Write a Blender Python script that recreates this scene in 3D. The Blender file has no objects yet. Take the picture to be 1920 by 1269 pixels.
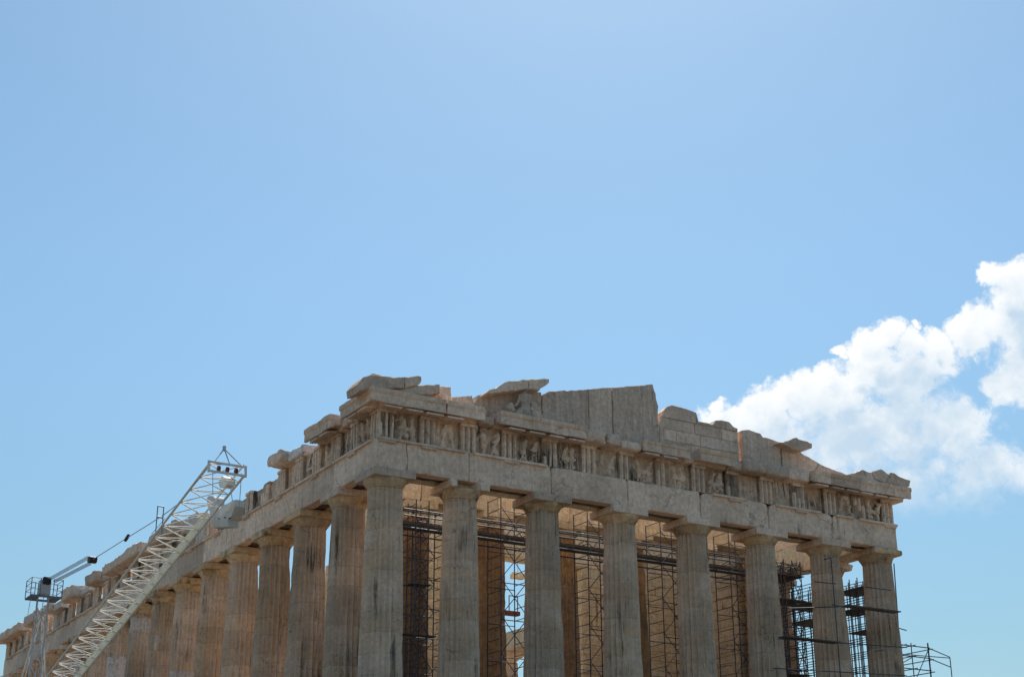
import bpy, bmesh, math, random
import numpy as np
from mathutils import Vector, noise, Matrix
R_ = math.radians
random.seed(7)
S = bpy.context.scene
COL = S.collection

# ------------------------------------------------------------------ camera
CX, CY, CZ = -26.2450, -54.1794, -7.0799
YAW, PIT, ROL, FPX, PPY = 0.5423739874, 0.3462510357, -0.00401228653, 2702.672, 720.0
fwd = Vector((math.sin(YAW)*math.cos(PIT), math.cos(YAW)*math.cos(PIT), math.sin(PIT)))
r0 = Vector((math.cos(YAW), -math.sin(YAW), 0)); u0 = r0.cross(fwd)
CR = r0*math.cos(ROL) + u0*math.sin(ROL); CU = -r0*math.sin(ROL) + u0*math.cos(ROL)
cam = bpy.data.cameras.new('camera'); co = bpy.data.objects.new('camera', cam); COL.objects.link(co)
m = Matrix((CR, CU, -fwd)).transposed().to_4x4(); m.translation = (CX, CY, CZ)
co.matrix_world = m
cam.sensor_fit = 'HORIZONTAL'; cam.sensor_width = 36; cam.lens = 36*FPX/1920
cam.shift_y = (PPY-634.5)/1920
cam.clip_start = 0.5; cam.clip_end = 20000
S.camera = co
def ray(u, v): return fwd + CR*((u-960)/FPX) - CU*((v-PPY)/FPX)
def PX(u, v, x): d = ray(u, v); return Vector((CX, CY, CZ)) + d*((x-CX)/d.x)
def PY(u, v, y): d = ray(u, v); return Vector((CX, CY, CZ)) + d*((y-CY)/d.y)

# ------------------------------------------------------------------ light
SUN_AZ, SUN_EL = R_(36), R_(54)          # azimuth measured from +Y towards +X
sd = Vector((math.sin(SUN_AZ)*math.cos(SUN_EL), math.cos(SUN_AZ)*math.cos(SUN_EL), math.sin(SUN_EL)))
sl = bpy.data.lights.new('sun', 'SUN'); sl.energy = 4.6; sl.angle = R_(.5); sl.color = (1, .95, .87)
so = bpy.data.objects.new('sun', sl); COL.objects.link(so)
so.rotation_euler = sd.to_track_quat('Z', 'Y').to_euler(); so.location = (0, 0, 60)
S.view_settings.view_transform = 'Standard'; S.view_settings.look = 'None'
S.view_settings.exposure = 0.38; S.view_settings.gamma = 1
S.view_settings.use_curve_mapping = False
S.cycles.max_bounces = 8; S.cycles.diffuse_bounces = 5; S.cycles.glossy_bounces = 2
S.cycles.sample_clamp_indirect = 6

class NT:
    """small helper to write node trees"""
    def __init__(s, nt): s.nt = nt; s.L = nt.links
    def n(s, t, **kw):
        x = s.nt.nodes.new(t)
        for k, v in kw.items():
            if k.startswith('_'): setattr(x, k[1:], v)
        return x
    def put(s, sock, v):
        if isinstance(v, bpy.types.NodeSocket): s.L.new(v, sock)
        elif v is not None: sock.default_value = v
    def math(s, op, a, b=None, c=None, clamp=False):
        x = s.nt.nodes.new('ShaderNodeMath'); x.operation = op; x.use_clamp = clamp
        s.put(x.inputs[0], a); s.put(x.inputs[1], b); s.put(x.inputs[2], c); return x.outputs[0]
    def vm(s, op, a, b=None, out=0):
        x = s.nt.nodes.new('ShaderNodeVectorMath'); x.operation = op
        s.put(x.inputs[0], a); s.put(x.inputs[1], b)
        return x.outputs['Value'] if op in ('DOT_PRODUCT', 'LENGTH', 'DISTANCE') else x.outputs[0]
    def noise(s, vec, scale, detail=6, rough=.55, dist=0, col=False):
        x = s.nt.nodes.new('ShaderNodeTexNoise'); s.put(x.inputs['Vector'], vec)
        x.inputs['Scale'].default_value = scale; x.inputs['Detail'].default_value = detail
        x.inputs['Roughness'].default_value = rough; x.inputs['Distortion'].default_value = dist
        return x.outputs['Color' if col else 'Fac']
    def mr(s, v, a, b, c=0, d=1, smooth=True):
        x = s.nt.nodes.new('ShaderNodeMapRange'); x.interpolation_type = 'SMOOTHSTEP' if smooth else 'LINEAR'
        s.put(x.inputs[0], v); s.put(x.inputs[1], a); s.put(x.inputs[2], b); s.put(x.inputs[3], c); s.put(x.inputs[4], d)
        return x.outputs[0]
    def mix(s, f, a, b, mode='MIX'):
        x = s.nt.nodes.new('ShaderNodeMix'); x.data_type = 'RGBA'; x.blend_type = mode
        s.put(x.inputs['Factor'], f)
        s.put(x.inputs[6], a); s.put(x.inputs[7], b); return x.outputs[2]

# ---- world: Nishita sky with one bank of cumulus (fixed in world directions)
W = bpy.data.worlds.new('World'); S.world = W; W.use_nodes = True
wn = NT(W.node_tree); W.node_tree.nodes.clear()
sky = wn.n('ShaderNodeTexSky', _sky_type='NISHITA', _sun_disc=False, _sun_elevation=SUN_EL, _sun_rotation=SUN_AZ,
           _altitude=150.0, _air_density=1.2, _dust_density=0.6, _ozone_density=6.0)
SKY_STRENGTH = 0.0925
tc = wn.n('ShaderNodeTexCoord'); D = tc.outputs['Generated']
e0 = ray(1600, 770).normalized(); e1 = e0.cross(Vector((0, 0, 1))).normalized(); e2 = e1.cross(e0)
def cuv(u, v): d = ray(u, v); k = d.dot(e0); return d.dot(e1)/k, d.dot(e2)/k
blobs = [(1352,790,52,1),(1395,795,50,1),(1345,752,20,1),(1440,772,62,1),(1480,735,36,1),(1520,752,62,1),(1580,740,62,1),(1545,715,28,1),(1572,667,20,.9),
         (1640,680,62,1),(1655,632,38,1),(1695,650,36,1),(1626,640,30,1),(1712,606,14,.85),(1690,720,70,1),(1745,700,45,.9),(1762,652,48,1),(1810,628,44,1),(1850,612,46,1),
         (1895,590,60,1),(1900,530,46,1),(1860,524,30,1),(1935,640,70,1),(1880,718,42,1),(1925,715,44,1),
         (1480,830,95,.9),(1590,820,115,.95),(1690,810,100,.9),(1770,800,75,.9),(1820,830,75,.85),(1860,868,60,.8),(1915,880,50,.8),(1640,870,100,.65),(1760,870,90,.6),(1900,940,60,.5),(1700,900,110,.7),(1560,900,110,.7),(1830,900,90,.7),(1430,840,90,.8)]
PXR = 1/FPX
ng = bpy.data.node_groups.new('cloud_field', 'ShaderNodeTree')
ng.interface.new_socket('P', in_out='INPUT', socket_type='NodeSocketVector')
ng.interface.new_socket('F', in_out='OUTPUT', socket_type='NodeSocketFloat'); ng.interface.new_socket('S', in_out='OUTPUT', socket_type='NodeSocketFloat')
g = NT(ng); gi = g.n('NodeGroupInput'); go = g.n('NodeGroupOutput')
P = gi.outputs[0]
w1 = g.vm('SUBTRACT', g.noise(P, 30, 5, .62, col=True), (.5, .5, .5))
PW = g.vm('ADD', P, g.vm('MULTIPLY', w1, (.034, .034, .0)))
acc = None
for (bx, by, br, ba) in blobs:
    a, b = cuv(bx, by)
    d = g.vm('DISTANCE', PW, (a, b, 0))
    f = g.mr(d, 0, br*PXR*1.4, ba, 0, smooth=False)
    acc = f if acc is None else g.math('SMOOTH_MAX', acc, f, .04)
n1 = g.noise(PW, 40, 12, .60); n2 = g.noise(g.vm('ADD', P, (3, 1, 2)), 150, 8, .7)
nn = g.math('ADD', g.math('MULTIPLY', g.math('SUBTRACT', n1, .5), 1.35), g.math('MULTIPLY', g.math('SUBTRACT', n2, .5), .38))
g.put(go.inputs[0], g.math('ADD', acc, g.math('MULTIPLY', nn, g.mr(acc, 0, .2))))
ns = g.math('ADD', g.math('MULTIPLY', g.math('SUBTRACT', g.noise(P, 46, 3, .5), .5), 1.2), g.math('MULTIPLY', g.math('SUBTRACT', g.noise(P, 120, 4, .55), .5), .5))
g.put(go.inputs[1], g.math('ADD', acc, ns))
k = wn.vm('DOT_PRODUCT', D, tuple(e0)); k = wn.math('MAXIMUM', k, .05)
cu = wn.math('DIVIDE', wn.vm('DOT_PRODUCT', D, tuple(e1)), k); cv = wn.math('DIVIDE', wn.vm('DOT_PRODUCT', D, tuple(e2)), k)
cx_ = wn.n('ShaderNodeCombineXYZ'); wn.put(cx_.inputs[0], cu); wn.put(cx_.inputs[1], cv)
UV = cx_.outputs[0]
def field(vec):
    x = W.node_tree.nodes.new('ShaderNodeGroup'); x.node_tree = ng; wn.put(x.inputs[0], vec); return x.outputs
F0 = field(UV)[0]; F1 = field(wn.vm('ADD', UV, (-.005, .010, 0)))[1]; F2 = field(wn.vm('ADD', UV, (-.013, .028, 0)))[1]
front = wn.mr(wn.vm('DOT_PRODUCT', D, tuple(e0)), .9, .93)
thin = wn.mr(cv, -.03, .03, .14, -.06)
alpha = wn.math('MULTIPLY', wn.mr(F0, .22, wn.math('ADD', .60, thin)), front)
shade = wn.math('ADD', wn.math('MULTIPLY', wn.mr(F1, .15, 1.15, smooth=False), .6), wn.math('MULTIPLY', wn.mr(F2, .0, .95), .62), clamp=True)
alpha = wn.math('MULTIPLY', alpha, wn.mr(cv, -.084, -.040, .0, 1))
CLOUD_HI, CLOUD_LO = (.79, .80, .805, 1), (.44, .555, .665, 1)
ccol = wn.mix(shade, CLOUD_HI, CLOUD_LO)
SG = wn.mix(1.0, sky.outputs[0], (SKY_STRENGTH*1.01, SKY_STRENGTH*1.12, SKY_STRENGTH*1.0, 1), 'MULTIPLY')
sz = wn.n('ShaderNodeSeparateXYZ'); wn.put(sz.inputs[0], D); low = wn.mr(sz.outputs[2], .05, .42, .70, 1.0); lc = wn.n('ShaderNodeCombineColor'); [wn.put(lc.inputs[i], low) for i in range(3)]
SG = wn.mix(1.0, SG, lc.outputs[0], 'MULTIPLY')      # gradient multiplied in to darken the lowest sky
final = wn.mix(alpha, SG, ccol)
bg = wn.n('ShaderNodeBackground'); wn.put(bg.inputs['Color'], final); bg.inputs['Strength'].default_value = 1.0
wo = wn.n('ShaderNodeOutputWorld'); W.node_tree.links.new(bg.outputs[0], wo.inputs[0])

# ------------------------------------------------------------------ materials
def newmat(name):
    mt = bpy.data.materials.new(name); mt.use_nodes = True
    t = NT(mt.node_tree); mt.node_tree.nodes.clear()
    b = t.n('ShaderNodeBsdfPrincipled'); o = t.n('ShaderNodeOutputMaterial'); mt.node_tree.links.new(b.outputs[0], o.inputs[0])
    b.inputs['Roughness'].default_value = .85
    b.inputs['Specular IOR Level'].default_value = .25
    return mt, t, b
def C4(c): return (c[0], c[1], c[2], 1)
def stone(name, base, alt, patina, pat=(.45, .75), stain=(.56, .72), stain_amt=.8, stain_col=(.055, .045, .036), drums=False, bump=.8, rnd=.16, streak=True, pits=.35, fs=(.92, 1.08), ss=3.4, crack=.5, warm=(1.14, 1.02, .96), mot=(1, 1)):
    mt, t, b = newmat(name)
    geo = t.n('ShaderNodeNewGeometry'); oi = t.n('ShaderNodeObjectInfo'); pos = geo.outputs['Position']
    col = t.mix(t.mr(t.noise(pos, .55, 7, .62), .35, .65), C4(base), C4(alt))
    col = t.mix(t.math('MULTIPLY', t.mr(t.noise(t.vm('ADD', pos, (31, 7, 3)), .8, 8, .66), pat[0], pat[1]), .85), col, C4(patina))
    med = t.noise(pos, 4.5, 9, .7)
    col = t.mix(t.mr(med, .25, .78, 0, 1, False), t.mix(1, col, (mot[0]*.60, mot[0]*.575, mot[0]*.55, 1), 'MULTIPLY'), t.mix(1, col, (mot[1]*1.30, mot[1]*1.29, mot[1]*1.28, 1), 'MULTIPLY'))
    fine = t.mr(t.noise(pos, 8.0, 6, .72), .3, .72, .85, 1.14, False); cc = t.n('ShaderNodeCombineColor'); [t.put(cc.inputs[i], fine) for i in range(3)]
    col = t.mix(1, col, cc.outputs[0], 'MULTIPLY'); col = t.mix(1, col, C4(warm), 'MULTIPLY')
    if drums:
        tco = t.n('ShaderNodeTexCoord'); sx = t.n('ShaderNodeSeparateXYZ'); t.put(sx.inputs[0], tco.outputs['Object'])
        zz = t.math('ADD', t.math('DIVIDE', sx.outputs[2], .872), .0)
        fl = t.math('FLOOR', zz)
        wv = t.n('ShaderNodeTexWhiteNoise', _noise_dimensions='2D'); cb = t.n('ShaderNodeCombineXYZ')
        t.put(cb.inputs[0], fl); t.put(cb.inputs[1], t.math('MULTIPLY', oi.outputs['Random'], 91.7)); t.put(wv.inputs['Vector'], cb.outputs[0])
        v = t.mr(wv.outputs['Value'], 0, 1, .91, 1.09, False)
        cc = t.n('ShaderNodeCombineColor'); [t.put(cc.inputs[i], v) for i in range(3)]
        col = t.mix(1, col, cc.outputs[0], 'MULTIPLY')
        fr = t.math('ABSOLUTE', t.math('SUBTRACT', t.math('FRACT', zz), .5))
        jt = t.math('MULTIPLY', t.mr(fr, .478, .495), t.mr(t.noise(pos, 1.7, 3, .5), .46, .58))
        col = t.mix(t.math('MULTIPLY', jt, .42), col, C4(stain_col))
    fs_ = t.noise(t.vm('MULTIPLY', pos, (7.5, 7.5, .35)), 1.0, 5, .6)
    fv = t.mr(fs_, .3, .7, fs[0], fs[1], False); cc = t.n('ShaderNodeCombineColor'); [t.put(cc.inputs[i], fv) for i in range(3)]
    if streak: col = t.mix(1, col, cc.outputs[0], 'MULTIPLY')
    # rain-washed crust: tall narrow blotches
    sv = t.vm('MULTIPLY', pos, (ss, ss, ss*.09)) if streak else t.vm('MULTIPLY', pos, (1.3, 1.3, 1.0))
    st = t.math('MULTIPLY', t.mr(t.noise(sv, 1.0, 8, .66), stain[0], stain[1]), t.mr(t.noise(t.vm('ADD', pos, (5, 50, 9)), .45, 5, .6), .42, .62))
    col = t.mix(t.math('MULTIPLY', st, stain_amt), col, C4(stain_col))
    vo = t.n('ShaderNodeTexVoronoi', _feature='DISTANCE_TO_EDGE'); wv_ = t.vm('ADD', pos, t.vm('MULTIPLY', t.noise(pos, 1.3, 5, .6, col=True), (.9, .9, .9)))
    t.put(vo.inputs['Vector'], wv_); vo.inputs['Scale'].default_value = .62
    ck = t.math('MULTIPLY', t.mr(vo.outputs['Distance'], .004, .016, 1, 0), t.mr(t.noise(t.vm('ADD', pos, (17, 3, 5)), .7, 3, .5), .54, .64))
    col = t.mix(t.math('MULTIPLY', ck, crack), col, C4(stain_col))
    sp = t.mr(t.noise(pos, 13, 5, .7), .62, .74)
    col = t.mix(t.math('MULTIPLY', sp, pits), col, C4(stain_col))
    v = t.mr(oi.outputs['Random'], 0, 1, 1-rnd, 1+rnd, False)
    cc = t.n('ShaderNodeCombineColor'); [t.put(cc.inputs[i], v) for i in range(3)]
    col = t.mix(1, col, cc.outputs[0], 'MULTIPLY')
    t.put(b.inputs['Base Color'], col)
    h = t.math('ADD', t.math('MULTIPLY', t.noise(pos, 3.0, 10, .68), 1.0), t.math('MULTIPLY', t.noise(pos, 18, 6, .7), .35))
    bp = t.n('ShaderNodeBump'); bp.inputs['Strength'].default_value = bump; bp.inputs['Distance'].default_value = .09
    t.put(bp.inputs['Height'], h); t.put(b.inputs['Normal'], bp.outputs[0])
    return mt
M = {}
M['arch'] = stone('weathered_marble', (.74, .635, .535), (.60, .505, .415), (.58, .43, .28), pat=(.56, .8), stain=(.57, .71), stain_amt=.8, mot=(1.18, .98), rnd=.2)
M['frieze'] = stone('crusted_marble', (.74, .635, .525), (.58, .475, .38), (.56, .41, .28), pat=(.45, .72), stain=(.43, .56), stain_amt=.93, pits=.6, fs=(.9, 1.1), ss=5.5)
M['friezeshade'] = stone('shaded_frieze_marble', (.52, .445, .365), (.38, .315, .25), (.40, .29, .20), pat=(.45, .72), stain=(.40, .54), stain_amt=.93, pits=.6, fs=(.9, 1.1), ss=5.5)  # darker copy of the frieze stone: shade painted into the triglyph grooves
M['friezelit'] = stone('lit_frieze_marble', (.82, .72, .61), (.68, .575, .475), (.60, .45, .32), pat=(.5, .75), stain=(.54, .66), stain_amt=.85, pits=.4)  # lighter copy: light painted onto triglyph bars and metope figures
M['shaft'] = stone('column_marble', (.62, .53, .44), (.48, .395, .31), (.54, .42, .295), pat=(.42, .68), stain=(.52, .66), stain_amt=.8, drums=True, rnd=.1, fs=(.9, 1.1), bump=.35, mot=(1.5, 1.0), warm=(1.08, 1.0, .96))
M['base'] = stone('step_marble', (.22, .195, .16), (.16, .14, .115), (.20, .16, .115), drums=False)
M['capital'] = stone('ochre_marble', (.66, .56, .42), (.52, .43, .31), (.62, .48, .28), pat=(.4, .65), stain=(.48, .62), stain_amt=.75, streak=False)
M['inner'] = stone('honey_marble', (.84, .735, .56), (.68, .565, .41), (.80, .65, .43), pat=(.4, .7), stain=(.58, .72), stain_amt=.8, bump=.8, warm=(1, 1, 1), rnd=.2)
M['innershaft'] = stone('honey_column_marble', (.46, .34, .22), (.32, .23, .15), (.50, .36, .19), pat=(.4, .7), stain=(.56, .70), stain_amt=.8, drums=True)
M['new'] = stone('new_white_marble', (.70, .70, .69), (.62, .62, .61), (.66, .64, .60), pat=(.5, .8), stain=(.70, .85), stain_amt=.3, bump=.2, rnd=.05, pits=.1)
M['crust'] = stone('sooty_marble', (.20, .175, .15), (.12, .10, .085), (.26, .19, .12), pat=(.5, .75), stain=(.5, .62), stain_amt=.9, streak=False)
M['gable'] = stone('rain_washed_marble', (.70, .60, .51), (.57, .48, .395), (.55, .42, .29), pat=(.56, .8), stain=(.55, .70), stain_amt=.7, fs=(.8, 1.16), mot=(1.12, 1.0))
M['statue'] = stone('sculpture_marble', (.58, .51, .42), (.48, .42, .34), (.52, .43, .30), pat=(.5, .8), stain=(.58, .7), stain_amt=.7)
def simple(name, c, rough=.5, metal=0, var=.25, sc=6):
    mt, t, b = newmat(name)
    geo = t.n('ShaderNodeNewGeometry')
    n = t.noise(geo.outputs['Position'], sc, 6, .65)
    t.put(b.inputs['Base Color'], t.mix(t.mr(n, .3, .7), C4([x*(1-var) for x in c]), C4([min(1, x*(1+var)) for x in c])))
    b.inputs['Roughness'].default_value = rough; b.inputs['Metallic'].default_value = metal
    return mt
M['tube'] = simple('scaffold_steel', (.075, .085, .115), .5, .4)
M['plank'] = simple('scaffold_planks', (.12, .105, .095), .8)
M['cranepaint'] = simple('pale_crane_paint', (.80, .77, .70), .55, 0, .14, 3)
M['cream'] = simple('cream_crane_paint', (.92, .80, .58), .55, 0, .12, 2)
M['cranegrey'] = simple('grey_crane_paint', (.50, .52, .54), .5, 0, .15)
M['cranewhite'] = simple('chalky_white_paint', (.62, .62, .60), .7, 0, .12, 2)
M['steelblue'] = simple('blue_grey_steel', (.17, .20, .24), .5, .2)
M['cranedark'] = simple('dark_crane_steel', (.045, .045, .05), .5, .5)
M['rope'] = simple('wire_rope', (.42, .47, .54), .5, .2)
M['rust'] = simple('red_oxide_steel', (.13, .05, .042), .6, .2)
mt, t, b = newmat('limestone_ground')
geo = t.n('ShaderNodeNewGeometry'); pos = geo.outputs['Position']
c = t.mix(t.mr(t.noise(pos, .25, 8, .6), .35, .65), (.125, .102, .075, 1), (.09, .077, .055, 1))
c = t.mix(t.mr(t.noise(pos, 2.5, 8, .7), .4, .7), c, (.19, .165, .13, 1))
t.put(b.inputs['Base Color'], c); b.inputs['Roughness'].default_value = .95
bp = t.n('ShaderNodeBump'); bp.inputs['Distance'].default_value = .15; t.put(bp.inputs['Height'], t.noise(pos, 1.5, 10, .7)); t.put(b.inputs['Normal'], bp.outputs[0])
M['ground'] = mt

# ------------------------------------------------------------------ mesh helpers
class MB:
    def __init__(s): s.v = []; s.f = []; s.m = []
    def add(s, vs, fs, mi=0):
        o = len(s.v); s.v.extend([tuple(p) for p in vs]); s.f.extend([tuple(i+o for i in f) for f in fs]); s.m.extend([mi]*len(fs)); return s
    def build(s, name, mats, parent=None, smooth=35, loc=None):
        me = bpy.data.meshes.new(name); me.from_pydata(s.v, [], s.f); 
        if not isinstance(mats, (list, tuple)): mats = [mats]
        for x in mats: me.materials.append(x)
        if len(mats) > 1: me.polygons.foreach_set('material_index', s.m)
        bm = bmesh.new(); bm.from_mesh(me); bmesh.ops.recalc_face_normals(bm, faces=bm.faces); bm.to_mesh(me); bm.free()
        if smooth:
            me.polygons.foreach_set('use_smooth', [True]*len(me.polygons)); me.set_sharp_from_angle(angle=R_(smooth))
        me.update()
        o = bpy.data.objects.new(name, me); COL.objects.link(o)
        if parent is not None: o.parent = parent
        if loc is not None: o.location = loc
        return o
def empty(name, label, cat, loc=(0, 0, 0), group=None):
    o = bpy.data.objects.new(name, None); COL.objects.link(o); o.location = loc; o.empty_display_size = .5
    tag(o, label, cat, group); return o
def tag(o, label=None, cat=None, group=None, kind=None):
    if label: o['label'] = label
    if cat: o['category'] = cat
    if group: o['group'] = group
    if kind: o['kind'] = kind
    return o
LX = [0, 3.69]+[3.69+4.296*i for i in range(1, 6)]+[3.69*2+4.296*5]
LY = [0, 3.69]+[3.69+4.291*i for i in range(1, 15)]+[3.69*2+4.291*14]
XL, YL = LX[-1], LY[-1]
# maps (along, outward, up) -> world
MW = lambda t, o, z: (t, -o, z)
MN = lambda t, o, z: (-o, t, z)
MS = lambda t, o, z: (XL+o, t, z)
ME = lambda t, o, z: (t, YL+o, z)
def nz(x, y, z, s): return noise.noise(Vector((x*s, y*s, z*s)))
def lat(a, b, cell):
    L = b-a
    if L < .16: return [a, b]
    e = [a, a+min(.045, L*.1), a+min(.12, L*.22)]; f = [b-min(.12, L*.22), b-min(.045, L*.1), b]
    n = max(1, int(round((f[0]-e[-1])/cell)))
    return e+[e[-1]+(f[0]-e[-1])*i/n for i in range(1, n)]+f
def rbox(mb, MP, t0, t1, o0, o1, z0, z1, r=.03, amp=.012, cell=.25, chip=.25, seed=0., endR=0, mi=0, post=None):
    T, O, Z = lat(t0, t1, cell), lat(o0, o1, cell), lat(z0, z1, cell)
    nt_, no, nzz = len(T)-1, len(O)-1, len(Z)-1
    idx = {}; vs = []
    def V(i, j, k):
        key = (i, j, k)
        if key in idx: return idx[key]
        p = [T[i], O[j], Z[k]]
        if endR:
            dt = min(p[0]-t0, t1-p[0]); dz = z1-p[2]
            a, b_ = (endR-dt)/endR, (endR-dz)/endR
            if a > 0 and b_ > 0:
                h = math.hypot(a, b_)
                mx = max(a, b_)
                a2, b2 = a*mx/h, b_*mx/h
                p[0] = (t0+endR*(1-a2)) if p[0]-t0 < t1-p[0] else (t1-endR*(1-a2)); p[2] = z1-endR*(1-b2)
        w = MP(*p); s = seed*3.17
        rr = r*(1+1.6*max(0, nz(w[0]+s, w[1], w[2], 1.9)))
        c = nz(w[0], w[1]+s, w[2]-s, .95)+.6*nz(w[0]-s, w[1], w[2]+s, 2.9)+.25*nz(w[0]+s, w[1]-s, w[2], 7)
        if c > .28: rr += chip*(c-.28)
        q = [min(max(x, lo+min(rr, (hi-lo)*.48)), hi-min(rr, (hi-lo)*.48)) for x, lo, hi in ((p[0], t0, t1), (p[1], o0, o1), (p[2], z0, z1))]
        d = [p[n]-q[n] for n in range(3)]; l = math.sqrt(sum(x*x for x in d))
        nzc = sum(1 for x in d if abs(x) > 1e-6)
        if nzc > 1 and l > rr: p = [q[n]+d[n]/l*rr for n in range(3)]
        w = MP(*p)
        if amp:
            a = amp*(nz(w[0]+s, w[1]-s, w[2], 1.1)+.6*nz(w[0], w[1], w[2]+s, 3.3))
            e = d if l > 1e-6 else [0, 0, 0]
            w2 = MP(*[p[n]+(e[n]/l*a if l > 1e-6 else 0) for n in range(3)]); w = w2
        if post: w = post(w)
        idx[key] = len(vs); vs.append(w); return idx[key]
    fs = []
    for i in range(nt_):
        for j in range(no):
            fs.append((V(i, j, 0), V(i+1, j, 0), V(i+1, j+1, 0), V(i, j+1, 0))); fs.append((V(i, j, nzz), V(i, j+1, nzz), V(i+1, j+1, nzz), V(i+1, j, nzz)))
        for k_ in range(nzz):
            fs.append((V(i, 0, k_), V(i, 0, k_+1), V(i+1, 0, k_+1), V(i+1, 0, k_))); fs.append((V(i, no, k_), V(i+1, no, k_), V(i+1, no, k_+1), V(i, no, k_+1)))
    for j in range(no):
        for k_ in range(nzz):
            fs.append((V(0, j, k_), V(0, j+1, k_), V(0, j+1, k_+1), V(0, j, k_+1))); fs.append((V(nt_, j, k_), V(nt_, j, k_+1), V(nt_, j+1, k_+1), V(nt_, j+1, k_)))
    mb.add(vs, fs, mi); return mb
def slab(mb, MP, poly, o0, o1, seed=0, jit=.02, step=.35, bevel=.03, mi=0):
    """outline (t,z) extruded outward o0..o1 with a broken, bevelled rim"""
    pts = []
    n = len(poly)
    for i in range(n):
        a, b = poly[i], poly[(i+1) % n]; L = math.hypot(b[0]-a[0], b[1]-a[1]); k_ = max(1, int(L/step))
        for q in range(k_):
            f = q/k_; x, z = a[0]+(b[0]-a[0])*f, a[1]+(b[1]-a[1])*f
            if q: dx = jit*(nz(x+seed, 3, z, 2.3)+.8*nz(x, 3, z+seed, 6.5)); z += jit*(nz(x, 9+seed, z, 2.3)+.8*nz(x+seed, 9, z, 6.5)); x += dx
            pts.append((x, z))
    cx = sum(p[0] for p in pts)/len(pts); cz = sum(p[1] for p in pts)/len(pts)
    area = sum(pts[i][0]*pts[(i+1) % len(pts)][1]-pts[(i+1) % len(pts)][0]*pts[i][1] for i in range(len(pts)))
    if area < 0: pts.reverse()
    N = len(pts)
    def inset(d):
        out = []
        for i in range(N):
            p, a, b = pts[i], pts[i-1], pts[(i+1) % N]
            e1_, e2_ = Vector((p[0]-a[0], p[1]-a[1])), Vector((b[0]-p[0], b[1]-p[1]))
            nrm = Vector((-(e1_.y), e1_.x)).normalized()+Vector((-(e2_.y), e2_.x)).normalized()
            if nrm.length < .3: nrm = Vector((-(e2_.y), e2_.x))
            nrm.normalize(); out.append((p[0]+nrm.x*d, p[1]+nrm.y*d))
        return out
    ins = inset(bevel)
    rings = [(ins, o1), (pts, o1-bevel), (pts, (o0+o1)/2), (pts, o0+bevel), (ins, o0)]
    vs = []
    for ring, o in rings:
        for (x, z) in ring: vs.append(MP(x, o+.015*nz(x, z, o+seed, 2), z))
    fs = []
    for r_ in range(4):
        for i in range(N): fs.append((r_*N+i, r_*N+(i+1) % N, (r_+1)*N+(i+1) % N, (r_+1)*N+i))
    fs.append(tuple(range(N))); fs.append(tuple(range(4*N, 5*N))[::-1])
    mb.add(vs, fs, mi); return mb
def sweep(mb, MP, prof, t0, t1, step=.3, amp=.02, chip=.0, seed=0, endjit=.08):
    n = max(2, int((t1-t0)/step)); N = len(prof); vs = []
    for i in range(n+1):
        t = t0+(t1-t0)*i/n
        for (o, z) in prof:
            w = MP(t, o, z)
            a = amp*nz(w[0]+seed, w[1], w[2]-seed, 1.7)+amp*.6*nz(w[0], w[1], w[2]+seed, 5)
            c = nz(t+seed*2, 0, seed, .8)+.5*nz(t+seed, 4, 1, 2.3)
            oo = o-(max(0, c-.3)*chip if o > .9 else 0)
            tt = t
            if i in (0, n): tt = t+endjit*nz(o*2+seed, z*2, t, 1.5)
            vs.append(MP(tt, oo+a, z+a*.5))
    fs = []
    for i in range(n):
        for j in range(N): fs.append((i*N+j, i*N+(j+1) % N, (i+1)*N+(j+1) % N, (i+1)*N+j))
    fs.append(tuple(range(N))); fs.append(tuple(range(n*N, (n+1)*N))[::-1])
    mb.add(vs, fs); return mb
def tube(mb, a, b, r=.025, n=6, mi=0):
    a, b = Vector(a), Vector(b); d = (b-a)
    if d.length < 1e-6: return mb
    d.normalize(); x = d.orthogonal().normalized(); y = d.cross(x)
    vs = [p+x*(r*math.cos(2*math.pi*i/n))+y*(r*math.sin(2*math.pi*i/n)) for p in (a, b) for i in range(n)]
    fs = [(i, (i+1) % n, n+(i+1) % n, n+i) for i in range(n)]+[tuple(range(n))[::-1], tuple(range(n, 2*n))]
    mb.add(vs, fs, mi); return mb
def box(mb, x0, x1, y0, y1, z0, z1, mi=0):
    v = [(x, y, z) for x in (x0, x1) for y in (y0, y1) for z in (z0, z1)]
    mb.add(v, [(0, 1, 3, 2), (4, 6, 7, 5), (0, 4, 5, 1), (2, 3, 7, 6), (0, 2, 6, 4), (1, 5, 7, 3)], mi); return mb

# ------------------------------------------------------------------ ground
def gh(x, y):
    dx = max(-1.8-x, 0, x-(XL+1.8)); dy = max(-1.8-y, 0, y-(YL+1.8)); d = math.hypot(dx, dy)
    s = min(1, max(0, (d-3)/46)); s = s*s*(3-2*s)
    h = -1.62-7.0*s
    far = min(1, max(0, (d-160)/900)); h -= 60*far
    if d > 2: h += .35*nz(x, y, 0, .12)*min(1, (d-2)/8)+.12*nz(x, y, 3, .5)*min(1, (d-2)/8)
    return h
def axis(c0, c1):
    a = [c0-3 + (c1-c0+6)*i/20 for i in range(21)]; st = 1.5; lo, hi = a[0], a[-1]; L = []
    while lo > -4000: lo -= st; L.append(lo); st = min(st*1.07, 500)
    st = 1.5; H = []
    while hi < 4000: hi += st; H.append(hi); st = min(st*1.07, 500)
    return L[::-1]+a+H
gx, gy = axis(0, XL), axis(0, YL)
mb = MB(); mb.add([(x, y, gh(x, y)) for x in gx for y in gy], [(i*len(gy)+j, (i+1)*len(gy)+j, (i+1)*len(gy)+j+1, i*len(gy)+j+1) for i in range(len(gx)-1) for j in range(len(gy)-1)])
tag(mb.build('ground', M['ground'], smooth=180), kind='structure')

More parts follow.
